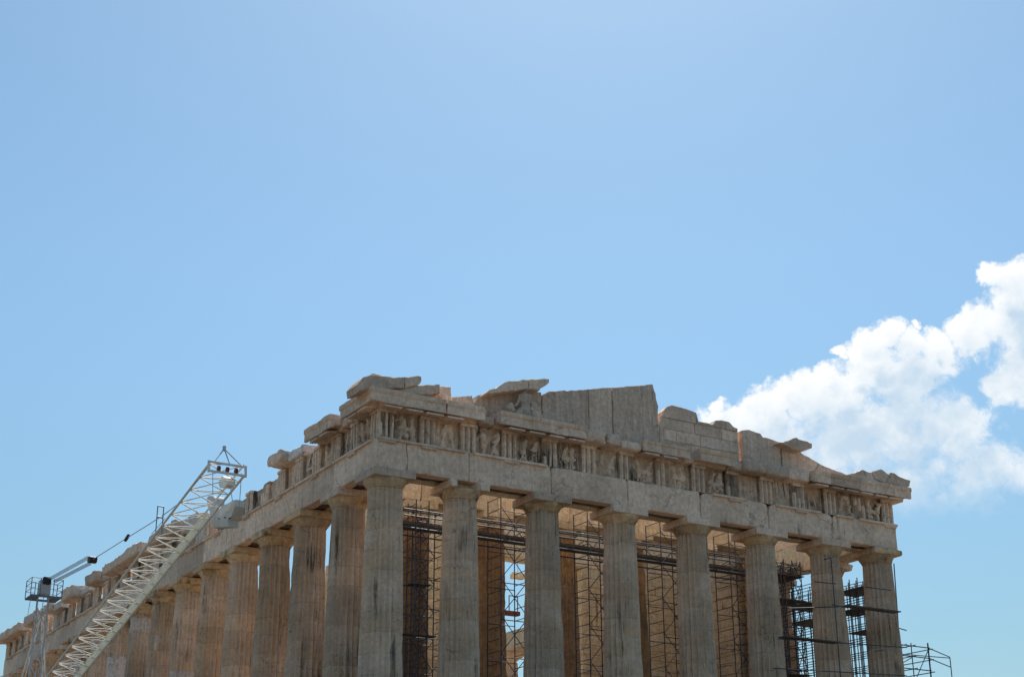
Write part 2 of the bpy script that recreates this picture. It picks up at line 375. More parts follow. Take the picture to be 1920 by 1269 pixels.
# ------------------------------------------------------------------ temple
TEMPLE = empty('temple_ruin', 'ruined Doric temple of weathered marble with fluted columns and a broken gable', 'temple', (XL/2, YL/2, -1.6))
TLOC = Vector(TEMPLE.location)
def tb(mb, name, mat, parent=None, label=None, smooth=35):
    """link world-coordinate mesh under the temple (or one of its parts)"""
    o = mb.build(name, mat, None, smooth); o.parent = parent if parent else TEMPLE
    if parent is None: o.location = -TLOC
    if label is None and mat is M['new']: label = 'fresh white marble '+name.replace('_', ' ')
    if label: o['label'] = label
    return o
# stepped base
mb = MB()
for i in range(3):
    e = 1.02+.7*i; z1 = -.53*i; z0 = z1-.527
    rbox(mb, lambda t, o, z: (t, o, z), -e, XL+e, -e, YL+e, z0, z1, r=.02, amp=.0, cell=2.2, chip=.1)
mb2 = MB(); box(mb2, 2.9, XL-2.9, 3.0, YL-3.0, .003, .35); box(mb2, 3.2, XL-3.2, 3.3, YL-3.3, .352, .70)
tb(mb, 'stepped_base', M['base']); tb(mb2, 'inner_floor', M['base'])

# --- columns
H, ZA, ZE = 10.43, 10.08, 9.72       # abacus top, abacus bottom, echinus start
def shaft_mb(rb, rt, h, seed, dmg=.05, white=()):
    mb = MB(); zs = [0.0]
    z = 0
    joints = [.872*k for k in range(1, int(h/.872)+1)]
    grid = sorted(set([round(.29*k, 3) for k in range(int(h/.29)+1)]+[h]))
    zs = [q for q in grid if min([abs(q-j) for j in joints]+[9]) > .05 or q in (0, h)]
    for j in joints:
        if j < h-.05: zs += [j-.014, j, j+.014]
    zs = sorted(zs); NF = 20; PP = 4; N = NF*PP; vs = []
    for q in zs:
        f = q/h; R = rb+(rt-rb)*f+.018*math.sin(math.pi*f)
        jd = .009 if any(abs(q-j) < .005 for j in joints) else 0
        for i in range(N):
            th = 2*math.pi*i/N; ph = (i % PP)/PP
            fl = 1-abs(2*ph-1)**1.6
            a = nz(math.cos(th)*1.2+seed*5, math.sin(th)*1.2, q*.5, 1.3)
            b_ = nz(math.cos(th)*2+seed, math.sin(th)*2, q*1.1+seed*3, 2.1)
            er = max(0, a-.12)*dmg*2.2+max(0, b_-.25)*dmg*1.7
            dep = .16*R/.85
            r = R-dep*fl-jd
            ra = R-er*1.3
            r = min(r, ra)-.25*er
            vs.append((r*math.cos(th), r*math.sin(th), q))
    fs = []; ms = []
    for k_ in range(len(zs)-1):
        mid = (zs[k_]+zs[k_+1])/2; dn = int(mid/.872)
        for i in range(N):
            fs.append((k_*N+i, k_*N+(i+1) % N, (k_+1)*N+(i+1) % N, (k_+1)*N+i))
            wh = any(d_ == dn and (a0 is None or (a0 <= (360*i/N) % 360 < a1)) for d_, a0, a1 in white)
            ms.append(1 if wh else 0)
    o = len(mb.v); mb.v = vs; mb.f = fs+[tuple(range(N))[::-1], tuple(range((len(zs)-1)*N, len(zs)*N))]; mb.m = ms+[0, 0]
    return mb
def echinus_mb(rt, rw, z0, z1, seed, dmg=.1):
    prof = [(rt-.02, z0-.02), (rt+.015, z0), (rt+.03, z0+.03), (rt+.02, z0+.035), (rt+.045, z0+.06), (rt+.035, z0+.065), (rt+.06, z0+.09)]
    n = 8
    for i in range(1, n+1):
        f = i/n; prof.append((rt+.06+(rw-rt-.06)*math.sin(f*1.32)/math.sin(1.32), z0+.09+(z1-z0-.09)*f))
    prof.append((rw-.06, z1+.004))
    N = 48; vs = []
    for (r, z) in prof:
        for i in range(N):
            th = 2*math.pi*i/N; x, y = math.cos(th), math.sin(th)
            e = max(0, nz(x*1.1+seed*4, y*1.1, z*.8, 1.1)-.05)*dmg*3+.012*nz(x*3+seed, y*3, z*3, 1.5)
            rr = max(rt-.1, r-e); vs.append((rr*x, rr*y, z))
    fs = [(k_*N+i, k_*N+(i+1) % N, (k_+1)*N+(i+1) % N, (k_+1)*N+i) for k_ in range(len(prof)-1) for i in range(N)]
    fs += [tuple(range(N))[::-1], tuple(range((len(prof)-1)*N, len(prof)*N))]
    mb = MB(); mb.add(vs, fs); return mb
def abacus_mb(w, z0, z1, seed, r=.02, chip=.25):
    return rbox(MB(), lambda t, o, z: (t, o, z), -w, w, -w, w, z0, z1, r=r, amp=.015, cell=.2, chip=chip, seed=seed)
protos = {}
def make_column(x, y, seed, base=0.0, h=ZE, rb=.95, rt=.745, mats=('shaft', 'capital'), dmg=.05, cdmg=.1, achip=.25, white=(), shared=None, aw=1.0, rot=0, label=None, ar=.02, acut=None, abmat=None):
    key = shared
    if key and key in protos:
        src = protos[key]; o = src.copy(); COL.objects.link(o); o.parent = TEMPLE; o.location = Vector((x, y, base))-TLOC; o.rotation_euler.z = rot
        for ch in src.children:
            c_ = ch.copy(); COL.objects.link(c_); c_.parent = o
        return o
    o = shaft_mb(rb, rt, h, seed, dmg*.7, white).build('column', [M[mats[0]], M['new']], TEMPLE, 28); o.location = Vector((x, y, base))-TLOC
    o.rotation_euler.z = rot
    echinus_mb(rt, aw-.03, h-.005, h+.36, seed, cdmg).build('capital', M[mats[1]], o, 50)
    a = abacus_mb(aw, h+.362, h+.71, seed, ar, achip)
    if acut: a.v = [acut(*p) for p in a.v]
    a.build('abacus', M[abmat or 'arch'], o)
    if label: o['label'] = label
    if key: protos[key] = o
    return o
# broken abacus of the second front column: a bite out of the middle of its face
def bite(x, y, z):
    if abs(x+.05) < .52 and y < -.45: y = -.22-(abs(y)-.45)*.15
    return x, y, z
for i, x in enumerate(LX):
    kw = dict(dmg=.045, cdmg=.05, achip=.15)
    if i == 1: kw = dict(dmg=.06, cdmg=.3, achip=.8, acut=bite)
    if i == 2: kw = dict(dmg=.05, cdmg=.16, achip=.3)
    if i == 7: kw = dict(dmg=.05, cdmg=.12, achip=.9, ar=.14, abmat='capital')
    if i in (0, 7): kw.update(rb=.97, rt=.765)
    make_column(x, 0, 1.3+i*2.7, **kw)
wh = {8: [(10, None, 0)], 7: [(8, 205, 228)], 6: [(5, 150, 300)], 9: [(8, None, 0), (7, 120, 300)], 10: [(10, None, 0), (7, 100, 240)], 11: [(9, 120, 260)]}
for j in range(1, 17):
    cd = [.1, .45, .3, .12, .45, .4, .3, .1, .1, .2, .2][j % 11]
    if j < 12: make_column(0, LY[j], 40+j*3.1, dmg=.06, cdmg=cd, achip=.2+cd, white=wh.get(j, ()), abmat='capital' if j > 1 else None)
    else: make_column(0, LY[j], 90, shared='plain', rot=j*math.pi/10, cdmg=.2)
for j in range(1, 17):
    make_column(XL, LY[j], 90, shared='plain', rot=j*math.pi/10)
for i in range(1, 7): make_column(LX[i], YL, 90, shared='plain', rot=i*math.pi/10)
IN = [XL/2+(k_-2.5)*4.18 for k_ in range(6)]; IY = 5.0
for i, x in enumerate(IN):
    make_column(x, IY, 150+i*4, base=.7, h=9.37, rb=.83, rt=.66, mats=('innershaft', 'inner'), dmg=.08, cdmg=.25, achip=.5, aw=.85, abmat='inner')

# --- architraves
def taenia(MP, t0, t1, seed, tri):
    mb = MB()
    rbox(mb, MP, t0, t1, .78, .955, 11.68, 11.795, r=.012, amp=.012, cell=.25, chip=.2, seed=seed)
    for t in tri:
        if t0+.3 < t < t1-.3:
            rbox(mb, MP, t-.4, t+.4, .79, .93, 11.59, 11.679, r=.012, amp=.006, cell=.3, chip=.2, seed=seed+t)
            for q in range(6):
                c = t-.33+.132*q
                if nz(c*3, seed, 0, 1) < .15: rbox(mb, MP, c-.035, c+.035, .83, .90, 11.53, 11.589, r=.01, amp=0, cell=1, chip=0)
    return mb
def tris(L):
    a = [-.38, ]; n = len(L)
    pos = [-.38]+L[1:-1]+[L[-1]+.38]; out = []
    for i in range(n-1): out += [pos[i], (pos[i]+pos[i+1])/2]
    return out+[pos[-1]]
TW, TN = tris(LX), tris(LY)
def architrave(MP, L, k, seed, endR=0, r=.03, chip=.3, mat='arch', first=False, last=False, gap=.012, ta=()):
    t0, t1 = L[k]+gap, L[k+1]-gap
    if first: t0 = -.82
    if last: t1 = L[k+1]+.82
    mb = MB()
    if first:
        def jag(e):
            return lambda w: (w[0]+(.05*math.sin(w[2]*4.2)+.05*nz(w[2], 3, 1, 2.7)+.03 if abs(w[0]-.6) < .06 else 0), w[1], w[2])
        rbox(mb, MP, t0, .585, .27, .82, 10.435, 11.78, r=.02, amp=.0, cell=.16, chip=.1, seed=seed, post=jag(0)); rbox(mb, MP, .615, t1, .27, .82, 10.435, 11.78, r=.02, amp=.0, cell=.16, chip=.1, seed=seed+1, post=jag(1))
    else: rbox(mb, MP, t0, t1, .27, .82, 10.435, 11.78, r=r, amp=.018, cell=.22, chip=chip, seed=seed, endR=endR)
    m2 = MB()
    rbox(m2, MP, t0+(1.1 if first else 0)+.02, t1-(1.1 if last else 0)-.03, -.27, .215, 10.50, 11.776, r=.05, amp=.02, cell=.4, chip=chip, seed=seed+3)
    m3 = MB(); rbox(m3, MP, t0+(1.7 if first else 0)+.05, t1-(1.7 if last else 0)-.01, -.82, -.325, 10.445, 11.772, r=.05, amp=.02, cell=.4, chip=chip, seed=seed+6)
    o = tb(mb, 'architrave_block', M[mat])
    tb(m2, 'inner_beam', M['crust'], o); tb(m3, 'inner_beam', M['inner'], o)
    return o
wa = [dict(endR=0), dict(), dict(), dict(endR=.0, r=.06, chip=.5), dict(endR=.42, r=.07, chip=.5), dict(endR=.40, r=.06, chip=.4), dict(endR=.3, r=.06, chip=.5)]
tae = {0: [(-.88, 3.45)], 1: [(3.85, 7.75)], 4: [(17.3, 19.4)], 5: [(21.3, 24.3)], 6: [(25.4, 26.6), (27.0, 29.7)]}
for k in range(7):
    o = architrave(MW, LX, k, k*11.3, first=(k == 0), last=(k == 6), **wa[k])
    for (a, b_) in tae.get(k, ()): tb(taenia(MW, a, b_, k*3, TW), 'taenia', M['arch'], o)
for k in range(16):
    if k == 0:
        # corner block of the flank starts behind the front block
        mb = MB(); rbox(mb, MN, -.265, 3.68, .27, .818, 10.437, 11.778, r=.03, amp=.018, cell=.22, chip=.25, seed=70)
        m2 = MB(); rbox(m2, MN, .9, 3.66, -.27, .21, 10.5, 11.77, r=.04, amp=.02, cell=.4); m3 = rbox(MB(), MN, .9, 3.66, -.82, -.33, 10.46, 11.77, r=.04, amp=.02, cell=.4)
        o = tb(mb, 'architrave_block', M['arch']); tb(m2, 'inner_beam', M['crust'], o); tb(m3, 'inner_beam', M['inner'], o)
    else:
        o = architrave(MN, LY, k, 70+k*5.7, r=.03, chip=.25, last=(k == 15), mat='arch')
    a, b_ = (-.3, 3.6) if k == 0 else (LY[k]+.08, LY[k+1]-.08)
    if k in (4,): a += 1.4
    if k not in (6,): tb(taenia(MN, a, b_, 30+k, TN), 'taenia', M['arch'], o)
for k in range(16):
    if 4 <= k <= 8: pass
    mb = MB()
    t0, t1 = (.9 if k == 0 else LY[k]+.01), (LY[k+1]-.01 if k < 15 else YL+.8)
    rbox(mb, MS, t0, t1, -.82, .818, 10.437, 11.778, r=.05, amp=.02, cell=.6, chip=.5, seed=200+k)
    tb(mb, 'architrave_block', M['inner'])
for k in range(7):
    mb = MB(); rbox(mb, ME, LX[k]+.9 if k == 0 else LX[k]+.01, LX[k+1]-.01 if k < 6 else XL-.9, -.82, .8, 10.437, 11.778, r=.05, amp=.02, cell=.8, chip=.5, seed=300+k)
    tb(mb, 'architrave_block', M['arch'])

# --- frieze
def triglyph(MP, t, seed, mode='ok', zt=13.13, mat='frieze'):
    mb = MB(); rnd = random.Random(int(seed*100)+5)
    w = .42
    rbox(mb, MP, t-w, t+w, .50, .70, 11.782, zt-.002, r=.02, amp=.012, cell=.2, chip=.25, seed=seed)
    for q in (-1, 0, 1):
        c = t+q*.28; z0, z1 = 11.784, zt-.17
        if mode == 'worn':
            k_ = rnd.random()
            if k_ < .25: continue
            if k_ < .5: z1 = z0+(z1-z0)*rnd.uniform(.35, .75)
            elif k_ < .72: z0 = z1-(z1-z0)*rnd.uniform(.3, .7)
        elif mode == 'fingers':
            if q == -1: z1 = z0+.45
        # chamfered bar
        h = .118; jx = .015*nz(t, q, seed, 3)
        n = 7; vs = []
        for i in range(n):
            z = z0+(z1-z0)*i/(n-1); e = .03*max(0, nz(t*2+q, z*1.3, seed, 1.6)) + (.02 if i in (0, n-1) else 0)
            for (a, b_) in ((-h, .66), (-.05, .81), (.05, .81), (h, .66)):
                vs.append(MP(c+jx+a*(1-e*2), b_-(e if b_ > .75 else 0), z))
        fs = [(i*4+j, i*4+j+1, i*4+j+5, i*4+j+4) for i in range(n-1) for j in range(3)]+[(0, 1, 2, 3), (n*4-1, n*4-2, n*4-3, n*4-4)]
        mb.add(vs, fs, 1)
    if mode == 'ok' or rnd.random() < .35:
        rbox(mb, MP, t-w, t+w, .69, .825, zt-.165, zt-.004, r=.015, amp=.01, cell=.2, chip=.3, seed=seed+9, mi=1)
    return tb(mb, 'triglyph', [M['friezeshade' if mat == 'frieze' else mat], M['friezelit' if mat == 'frieze' else mat]], smooth=30)
def metope(MP, t0, t1, seed, strength=.5, zt=13.13, mat='frieze'):
    rnd = random.Random(int(seed*77)+3); W_ = t1-t0; Hh = zt-11.785; N = 30
    caps = []
    def cap(ax, az, bx, bz, r, h): caps.append((ax, az, bx, bz, r, h))
    if strength > .2:
        # two struggling figures, heavily worn: torsos, legs and a raised arm
        for s_ in (-1, 1):
            x = W_/2+s_*W_*.2+rnd.uniform(-.06, .06); lean = rnd.uniform(-.18, .18)
            cap(x, Hh*.5, x+lean, Hh*.78, .15, .20)
            cap(x, Hh*.5, x+rnd.uniform(-.28, .1), Hh*.08, .09, .15); cap(x, Hh*.5, x+rnd.uniform(-.05, .3), Hh*.1, .09, .14)
            if rnd.random() < .6: cap(x+lean, Hh*.76, x+lean+rnd.uniform(-.3, .3), Hh*rnd.uniform(.6, .95), .06, .11)
        if rnd.random() < .5: cap(W_*.25, Hh*.45, W_*.78, Hh*.42, .16, .17)
    vs = []; HH = {}
    for j in range(N+1):
        for i in range(N+1):
            x, z = W_*i/N, Hh*j/N; h = 0
            for (ax, az, bx, bz, r, hh) in caps:
                dx, dz = bx-ax, bz-az; L2 = dx*dx+dz*dz+1e-9; f = max(0, min(1, ((x-ax)*dx+(z-az)*dz)/L2))
                d = math.hypot(x-ax-dx*f, z-az-dz*f)+.09*nz(x*2.3+seed, z*2.3, 5, 2.2)+.05*nz(x+seed, z, 8, 9)
                if d < r: h = max(h, hh*math.sqrt(max(0, 1-(d/r)**2)))
            e = .05*nz(x+seed, z, seed, 2.2)+.03*nz(x, z+seed, 4, 6)
            edge = min(i, N-i)/N; HH[j*(N+1)+i] = h*strength
            vs.append(MP(t0+x, .54+2.1*h*strength*(.75+.5*nz(x*3, z*3, seed, 1.5))+e*(.5+strength*.7)*(1 if edge > 0 else 0), 11.785+z))
    nb = len(vs)
    vs += [MP(t0, .4, 11.785), MP(t1, .4, 11.785), MP(t1, .4, zt), MP(t0, .4, zt)]
    fs = [(j*(N+1)+i, j*(N+1)+i+1, (j+1)*(N+1)+i+1, (j+1)*(N+1)+i) for j in range(N) for i in range(N)]
    b0 = [i for i in range(N+1)]; tp = [N*(N+1)+i for i in range(N+1)]; lf = [j*(N+1) for j in range(N+1)]; rt = [j*(N+1)+N for j in range(N+1)]
    fs += [tuple([nb, nb+1]+b0[::-1]), tuple(tp+[nb+2, nb+3]), tuple(lf+[nb+3, nb]), tuple([nb+1, nb+2]+rt[::-1]), (nb, nb+3, nb+2, nb+1)]
    mb = MB(); mb.add(vs, fs); mb.m = [1 if all(HH.get(q, 0) > .035 for q in f) else 0 for f in fs]  # raised figure faces take the lighter copy, relief contrast put into colour
    return tb(mb, 'metope', [M[mat], M['friezelit' if mat == 'frieze' else mat]], smooth=60)
def backing(MP, t0, t1, seed, zt=13.128, mat='arch', o0=-.75, o1=.47):
    return tb(rbox(MB(), MP, t0, t1, o0, o1, 11.783, zt, r=.05, amp=.03, cell=.4, chip=.6, seed=seed), 'frieze_backer', M[mat])
wm = ['ok', 'ok', 'ok', 'ok', 'fingers', 'ok', 'worn', 'worn', 'ok', 'worn', 'ok', 'worn', 'ok', 'worn', 'ok', 'ok', 'ok']
ws = [1.0, .55, .95, .35, .3, .35, .4, .3, .25, 1.0, .15, .1, .1, .15, 1.0, .9]
ws = [1.0, .55, .95, .35, .3, .25, .4, .25, .95, .15, .1, .1, .95, .9]
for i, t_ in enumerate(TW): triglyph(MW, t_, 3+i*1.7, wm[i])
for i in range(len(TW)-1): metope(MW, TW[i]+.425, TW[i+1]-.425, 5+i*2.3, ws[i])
for k in range(7): backing(MW, (LX[k] if k else -.45)+.01, (LX[k+1]-.01) if k < 6 else XL+.45, 400+k)
# flank frieze: (height of each bay's top; None = bay lost)
def ntop(t):
    if t < 10.6: return 13.13
    if t < 19.3: return 13.06+.07*nz(t, 0, 0, .9)
    if t < 20.2: return 12.45
    if t < 22.0: return 13.12
    return 13.13
for i, t_ in enumerate(TN):
    if i == 0: 
        # the corner block turns: the flank face of the same triglyph
        triglyph(MN, -.38, 61, 'ok'); continue
    if 21.9 < t_ < 23: continue
    triglyph(MN, t_, 60+i*1.9, 'ok' if i % 3 or t_ < 9 else 'worn', zt=ntop(t_)-(.0 if t_ < 10 else .06*(1+nz(t_, 5, 1, 2))), mat='new' if i in (25,) else 'frieze')
for i in range(len(TN)-1):
    a, b_ = TN[i]+.425, TN[i+1]-.425; mid = (a+b_)/2
    if 19 < mid < 20.3 or (mid > 34 and i % 3 == 1): continue
    mt_ = 'new' if i in (10, 17, 22) else 'frieze'
    metope(MN, a, b_, 90+i*2.1, .9 if i == 0 else (.3 if i < 4 else .12), zt=ntop(mid)-(.0 if mid < 10 else .12*(1+nz(mid, 3, 7, 2))), mat=mt_)
for k in range(16):
    if k in (4,): continue
    a, b_ = (.5 if k == 0 else LY[k]+.02), LY[k+1]-.02
    backing(MN, a, b_, 420+k, zt=13.1 if k < 2 or 4 < k < 8 else (12.6 if k < 5 else 12.35), o1=.46, o0=-.2 if k > 7 else -.75)
for k in range(16):
    if k in (0, 1): tb(rbox(MB(), MS, (.5 if k == 0 else LY[k]+.01), LY[k+1]-.02, -.75, .78, 11.78, 13.1, r=.06, amp=.03, cell=.5, chip=.5, seed=460+k), 'frieze_backer', M['arch'])
for k in range(7): tb(rbox(MB(), ME, LX[k]+.5, LX[k+1]+.4, -.7, .75, 11.78, 13.1-.5*(k % 2), r=.06, amp=.03, cell=.8, chip=.5, seed=480+k), 'frieze_backer', M['arch'])

# --- cornice
def gprof(o=1.5, zt=13.74):
    return [(-.45, 13.135), (.84, 13.135), (.86, 13.30), (o-.14, 13.25), (o-.12, 13.15), (o, 13.15), (o, 13.50), (o+.05, 13.54), (o+.07, 13.62), (o+.07, zt), (-.45, zt)]
def mutules(mb, MP, t0, t1, tri, seed):
    pos = list(tri)+[(tri[i]+tri[i+1])/2 for i in range(len(tri)-1)]
    for t in pos:
        if t-.40 < t0 or t+.40 > t1 or nz(t*1.7, seed, 2, 1.3) > .45: continue
        vs = []
        for (o, zz) in ((.88, 13.20), (1.43, 13.085), (1.43, 13.00), (.88, 13.10)):
            vs += [MP(t-.41, o, zz), MP(t+.41, o, zz)]
        mb.add(vs, [(0, 1, 3, 2), (2, 3, 5, 4), (4, 5, 7, 6), (6, 7, 1, 0), (0, 2, 4, 6), (1, 7, 5, 3)])
        for a in range(3):
            for q in range(6):
                c = t-.34+.136*q; o = 1.0+.15*a
                if nz(c*4, a, seed, 1.1) > .2: continue
                z = 13.11-.10*(o-.88)/.55
                rbox(mb, MP, c-.035, c+.035, o-.035, o+.035, z-.045, z+.02, r=.01, amp=0, cell=1, chip=0)
def cornice(MP, t0, t1, tri, seed, prof=None, mat='arch', chip=.12, mut=True, joints=()):
    cuts = [t0]+[j for j in joints if t0 < j < t1]+[t1]
    for a, b_ in zip(cuts[:-1], cuts[1:]):
        mb = MB(); sweep(mb, MP, prof or gprof(), a+.012, b_-.012, .25, .02, chip, seed+a)
        if mut: mutules(mb, MP, a, b_, tri, seed)
        tb(mb, 'cornice_block', M[mat], smooth=40)
cornice(MW, -1.5, 4.08, TW, 2, joints=(.13, 2.16))
cornice(MW, 4.9, 9.5, TW, 5, joints=(7.45,))
cornice(MW, 12.85, 15.6, TW, 8, prof=gprof(1.42, 13.66), joints=(13.9,), chip=.3)
cornice(MW, 16.2, 18.3, TW, 11, prof=gprof(1.5, 13.78), chip=.2)
cornice(MW, 23.5, 30.35, TW, 14, joints=(24.62, 26.69, 28.7), chip=.2)
def stub(t0, t1, o1, zt, seed, r=.16, z0=13.14):
    tb(rbox(MB(), MW, t0, t1, -.4, o1, z0, zt, r=min(r, .11), amp=.09, cell=.12, chip=.9, seed=seed), 'cornice_block', M['arch'])
stub(4.1, 4.88, 1.12, 13.55, 21, .2); stub(9.53, 10.75, 1.38, 13.72, 22); stub(10.8, 11.6, 1.42, 13.75, 23, .24); stub(11.63, 12.83, 1.3, 13.55, 24, .14)
stub(15.62, 16.17, .98, 13.35, 25); stub(18.32, 19.1, 1.15, 13.62, 26, .1); stub(19.12, 20.42, 1.42, 13.72, 27, .26); stub(20.45, 22.0, 1.34, 13.68, 28, .16); stub(22.03, 23.48, 1.24, 13.66, 29, .14)
cornice(MN, -1.49, 1.65, TN, 31, prof=[(o*.999-.002, z-.004) for o, z in gprof()], joints=(.1,))
cornice(MN, 2.75, 5.6, TN, 33, joints=(), chip=.2)
tb(rbox(MB(), MN, 1.66, 2.74, -.4, .95, 13.14, 13.62, r=.12, amp=.06, cell=.2, chip=.6, seed=37), 'cornice_block', M['arch'])
# lone surviving cornice stones along the flank
def nb_stone(t0, t1, o1, z0, z1, seed, mat='arch', r=.12):
    tb(rbox(MB(), MN, t0, t1, -.45, o1, z0, z1, r=min(r, .1), amp=.11, cell=.16, chip=.9, seed=seed), 'cornice_block', M[mat])
nb_stone(8.7, 10.3, 1.45, 13.15, 13.72, 41); nb_stone(7.2, 8.68, 1.0, 13.14, 13.66, 42, 'new', .04)
nb_stone(22.3, 24.7, .9, 13.0, 13.75, 43, 'new', .04); nb_stone(24.75, 29.6, 1.35, 13.15, 13.85, 44)
nb_stone(30.9, 34.9, 1.5, 13.15, 13.82, 45); nb_stone(34.93, 39.0, 1.5, 13.15, 13.72, 46); nb_stone(40.3, 42.7, 1.55, 13.1, 13.8, 47, r=.3); nb_stone(39.3, 40.1, .85, 13.14, 13.45, 147, 'new')
nb_stone(43.9, 46.0, .9, 13.14, 13.6, 48, 'new'); nb_stone(46.1, 48.9, 1.55, 13.1, 13.95, 49, r=.26)
nb_stone(50.4, 52.3, 1.1, 13.12, 13.6, 50, 'new', .05); nb_stone(52.35, 53.8, 1.5, 13.1, 13.75, 150, r=.2); nb_stone(56.2, 59.9, 1.5, 13.1, 13.9, 51, r=.2)
nb_stone(61.5, 65.0, 1.5, 13.15, 13.75, 52); nb_stone(65.05, 68.9, 1.55, 13.15, 13.85, 53)
# south flank corner stone
tb(rbox(MB(), MS, .6, 3.4, -.4, 1.35, 13.12, 13.7, r=.08, amp=.05, cell=.4, chip=.5, seed=55), 'cornice_block', M['arch'])

# --- gable wall and the raking stones on it
def pw(lst, y): return [(PY(u, v, y).x, PY(u, v, y).z) for u, v in lst]
def gable(name, pix, o0, o1, seed, mat='gable', base=None, jit=.035, bevel=.03, step=.14):
    poly = pw(pix, -o1)
    if base is not None: poly = [(poly[0][0], base)]+poly+[(poly[-1][0], base)]
    return tb(slab(MB(), MW, poly, o0, o1, seed, jit, step, bevel), name, M[mat])
gable('gable_wall_block', [(849, 744), (885, 741), (889, 752), (892, 758)], -.1, .42, 1, base=13.745)
gable('gable_wall_block', [(893.5, 749), (898, 740), (912, 738), (950, 732), (1015, 735), (1015.5, 741)], -.1, .5, 2, base=13.745)
gable('gable_wall_block', [(1016.5, 740), (1030, 733), (1060, 731), (1062, 732.5), (1103, 729)], -.1, .5, 3, base=13.745)
gable('gable_wall_block', [(1104, 729), (1144, 725.5), (1147, 727)], -.1, .503, 4, base=13.745, jit=.01)
gable('gable_wall_block', [(1148.5, 726), (1224, 719.6), (1230, 738), (1231, 748), (1235, 762), (1233.5, 781), (1237, 800), (1236, 829)], -.1, .5, 5, base=13.745)
# courses of the exposed backing masonry
bp_top = [(1237.5, 775), (1249, 767), (1250, 763), (1257, 758), (1288, 766), (1308, 774), (1309, 789), (1330, 793), (1338, 797), (1341.5, 788), (1352, 787), (1368, 790.5), (1376, 800), (1389, 805), (1389.6, 826), (1388, 866)]
tx = pw(bp_top, -.28)
def topat(x):
    for (a, b_) in zip(tx[:-1], tx[1:]):
        if a[0] <= x <= b_[0]: return a[1]+(b_[1]-a[1])*(x-a[0])/(b_[0]-a[0]+1e-9)
    return 13.8
rows = [13.745, 14.32, 14.92, 15.5, 16.3]; cutsx = [[14.55, 16.6, 18.0, 19.66], [14.55, 15.7, 17.2, 19.66], [14.55, 16.9, 18.6, 19.66], [14.9, 17.0, 18.0, 18.9, 19.66]]
for r_, cs in enumerate(cutsx):
    for a, b_ in zip(cs[:-1], cs[1:]):
        n = 7; xs = [a+.008+(b_-a-.016)*i/n for i in range(n+1)]
        top = [(x, min(rows[r_+1]-.008, topat(x))) for x in xs]
        if max(z for _, z in top) < rows[r_]+.12: continue
        top = [(x, max(z, rows[r_]+.06)) for x, z in top]
        poly = [(xs[0], rows[r_]+.004), (xs[-1], rows[r_]+.004)]+top[::-1]
        oo = .28+.05*nz(a, r_, 0, 3)
        tb(slab(MB(), MW, poly, -.2, oo, a, .012, .4, .03), 'backing_block', M['arch'])
gable('gable_wall_block', [(1393, 806), (1405, 805), (1426, 812), (1431, 819), (1439, 820), (1464, 829), (1464.3, 850)], -.15, .46, 6, base=13.745)
gable('gable_wall_block', [(1465, 829), (1500, 836), (1502, 848), (1531, 865), (1542, 871), (1556, 884)], -.15, .46, 7, base=13.745)
gable('gable_wall_block', [(1530, 878), (1538, 870), (1560, 879), (1587, 889), (1588, 898), (1545, 893)], .0, .55, 8)
gable('gable_wall_block', [(1236.2, 790), (1240, 779), (1246, 776), (1248, 862), (1237, 862)], .0, .42, 9)
# raking cornice stones
def rake(pix, o0, o1, seed, jit=.05, bevel=.035, label=None):
    o = gable('raking_cornice_stone', pix, o0, o1, seed, jit=jit, bevel=bevel, mat='arch')
    if label: o['label'] = label
rake([(672, 719), (681, 707), (696, 702), (719, 704), (736, 707), (758, 706), (758, 727), (720, 729), (696, 728), (674, 733)], .2, 1.44, 11)
rake([(758.5, 706), (790, 705), (791, 713), (788, 719), (758.5, 727)], .2, 1.42, 12)
rake([(700, 729), (758, 728), (784, 722), (783, 738), (766, 739), (722, 737)], .1, 1.3, 13)
rake([(784, 722), (825, 720), (826, 737), (790, 740), (776, 739)], .1, 1.2, 14)
rake([(826.5, 724), (846, 725), (847, 744), (848, 757), (826.5, 752)], -.1, .9, 15)
rake([(768, 740), (826, 738), (847, 744), (848, 758), (800, 752)], -.1, .7, 16)
rake([(912, 738), (913, 735), (925, 727.5), (930, 728), (951, 714.5), (991, 711.5), (991, 729), (960, 731), (928, 737)], .0, 1.15, 17)
rake([(991.8, 711.5), (1030, 709), (1030, 717), (1024, 722), (1014, 726), (1013, 731), (991.8, 729)], .0, 1.15, 18)
rake([(1464, 829), (1477, 826), (1494, 819.5), (1523, 831), (1523, 839.5), (1502, 845), (1480, 838)], .0, 1.0, 19)
rake([(1590, 889), (1607, 884), (1617, 880), (1632, 885), (1639, 898), (1652, 903), (1650, 909), (1612, 900)], .3, 1.40, 20, bevel=.02)
rake([(1633, 885), (1652, 878.5), (1667, 889), (1668, 895), (1662, 905), (1640, 897)], .2, 1.35, 21)
rake([(1667, 894), (1670.6, 885), (1708, 901), (1706, 911), (1700, 914), (1664, 905)], .2, 1.42, 22)
rake([(1653, 904), (1700, 914), (1704, 919), (1652, 910)], .3, 1.36, 23, bevel=.02)
# loose top stones on the corner seen from the flank
tb(rbox(MB(), MN, -.7, 1.2, -.3, 1.25, 13.75, 14.12, r=.08, amp=.06, cell=.25, chip=.6, seed=61), 'raking_cornice_stone', M['arch'])
tb(rbox(MB(), MN, -1.1, .1, -.3, 1.3, 14.13, 14.5, r=.08, amp=.05, cell=.25, chip=.6, seed=63), 'raking_cornice_stone', M['arch'])

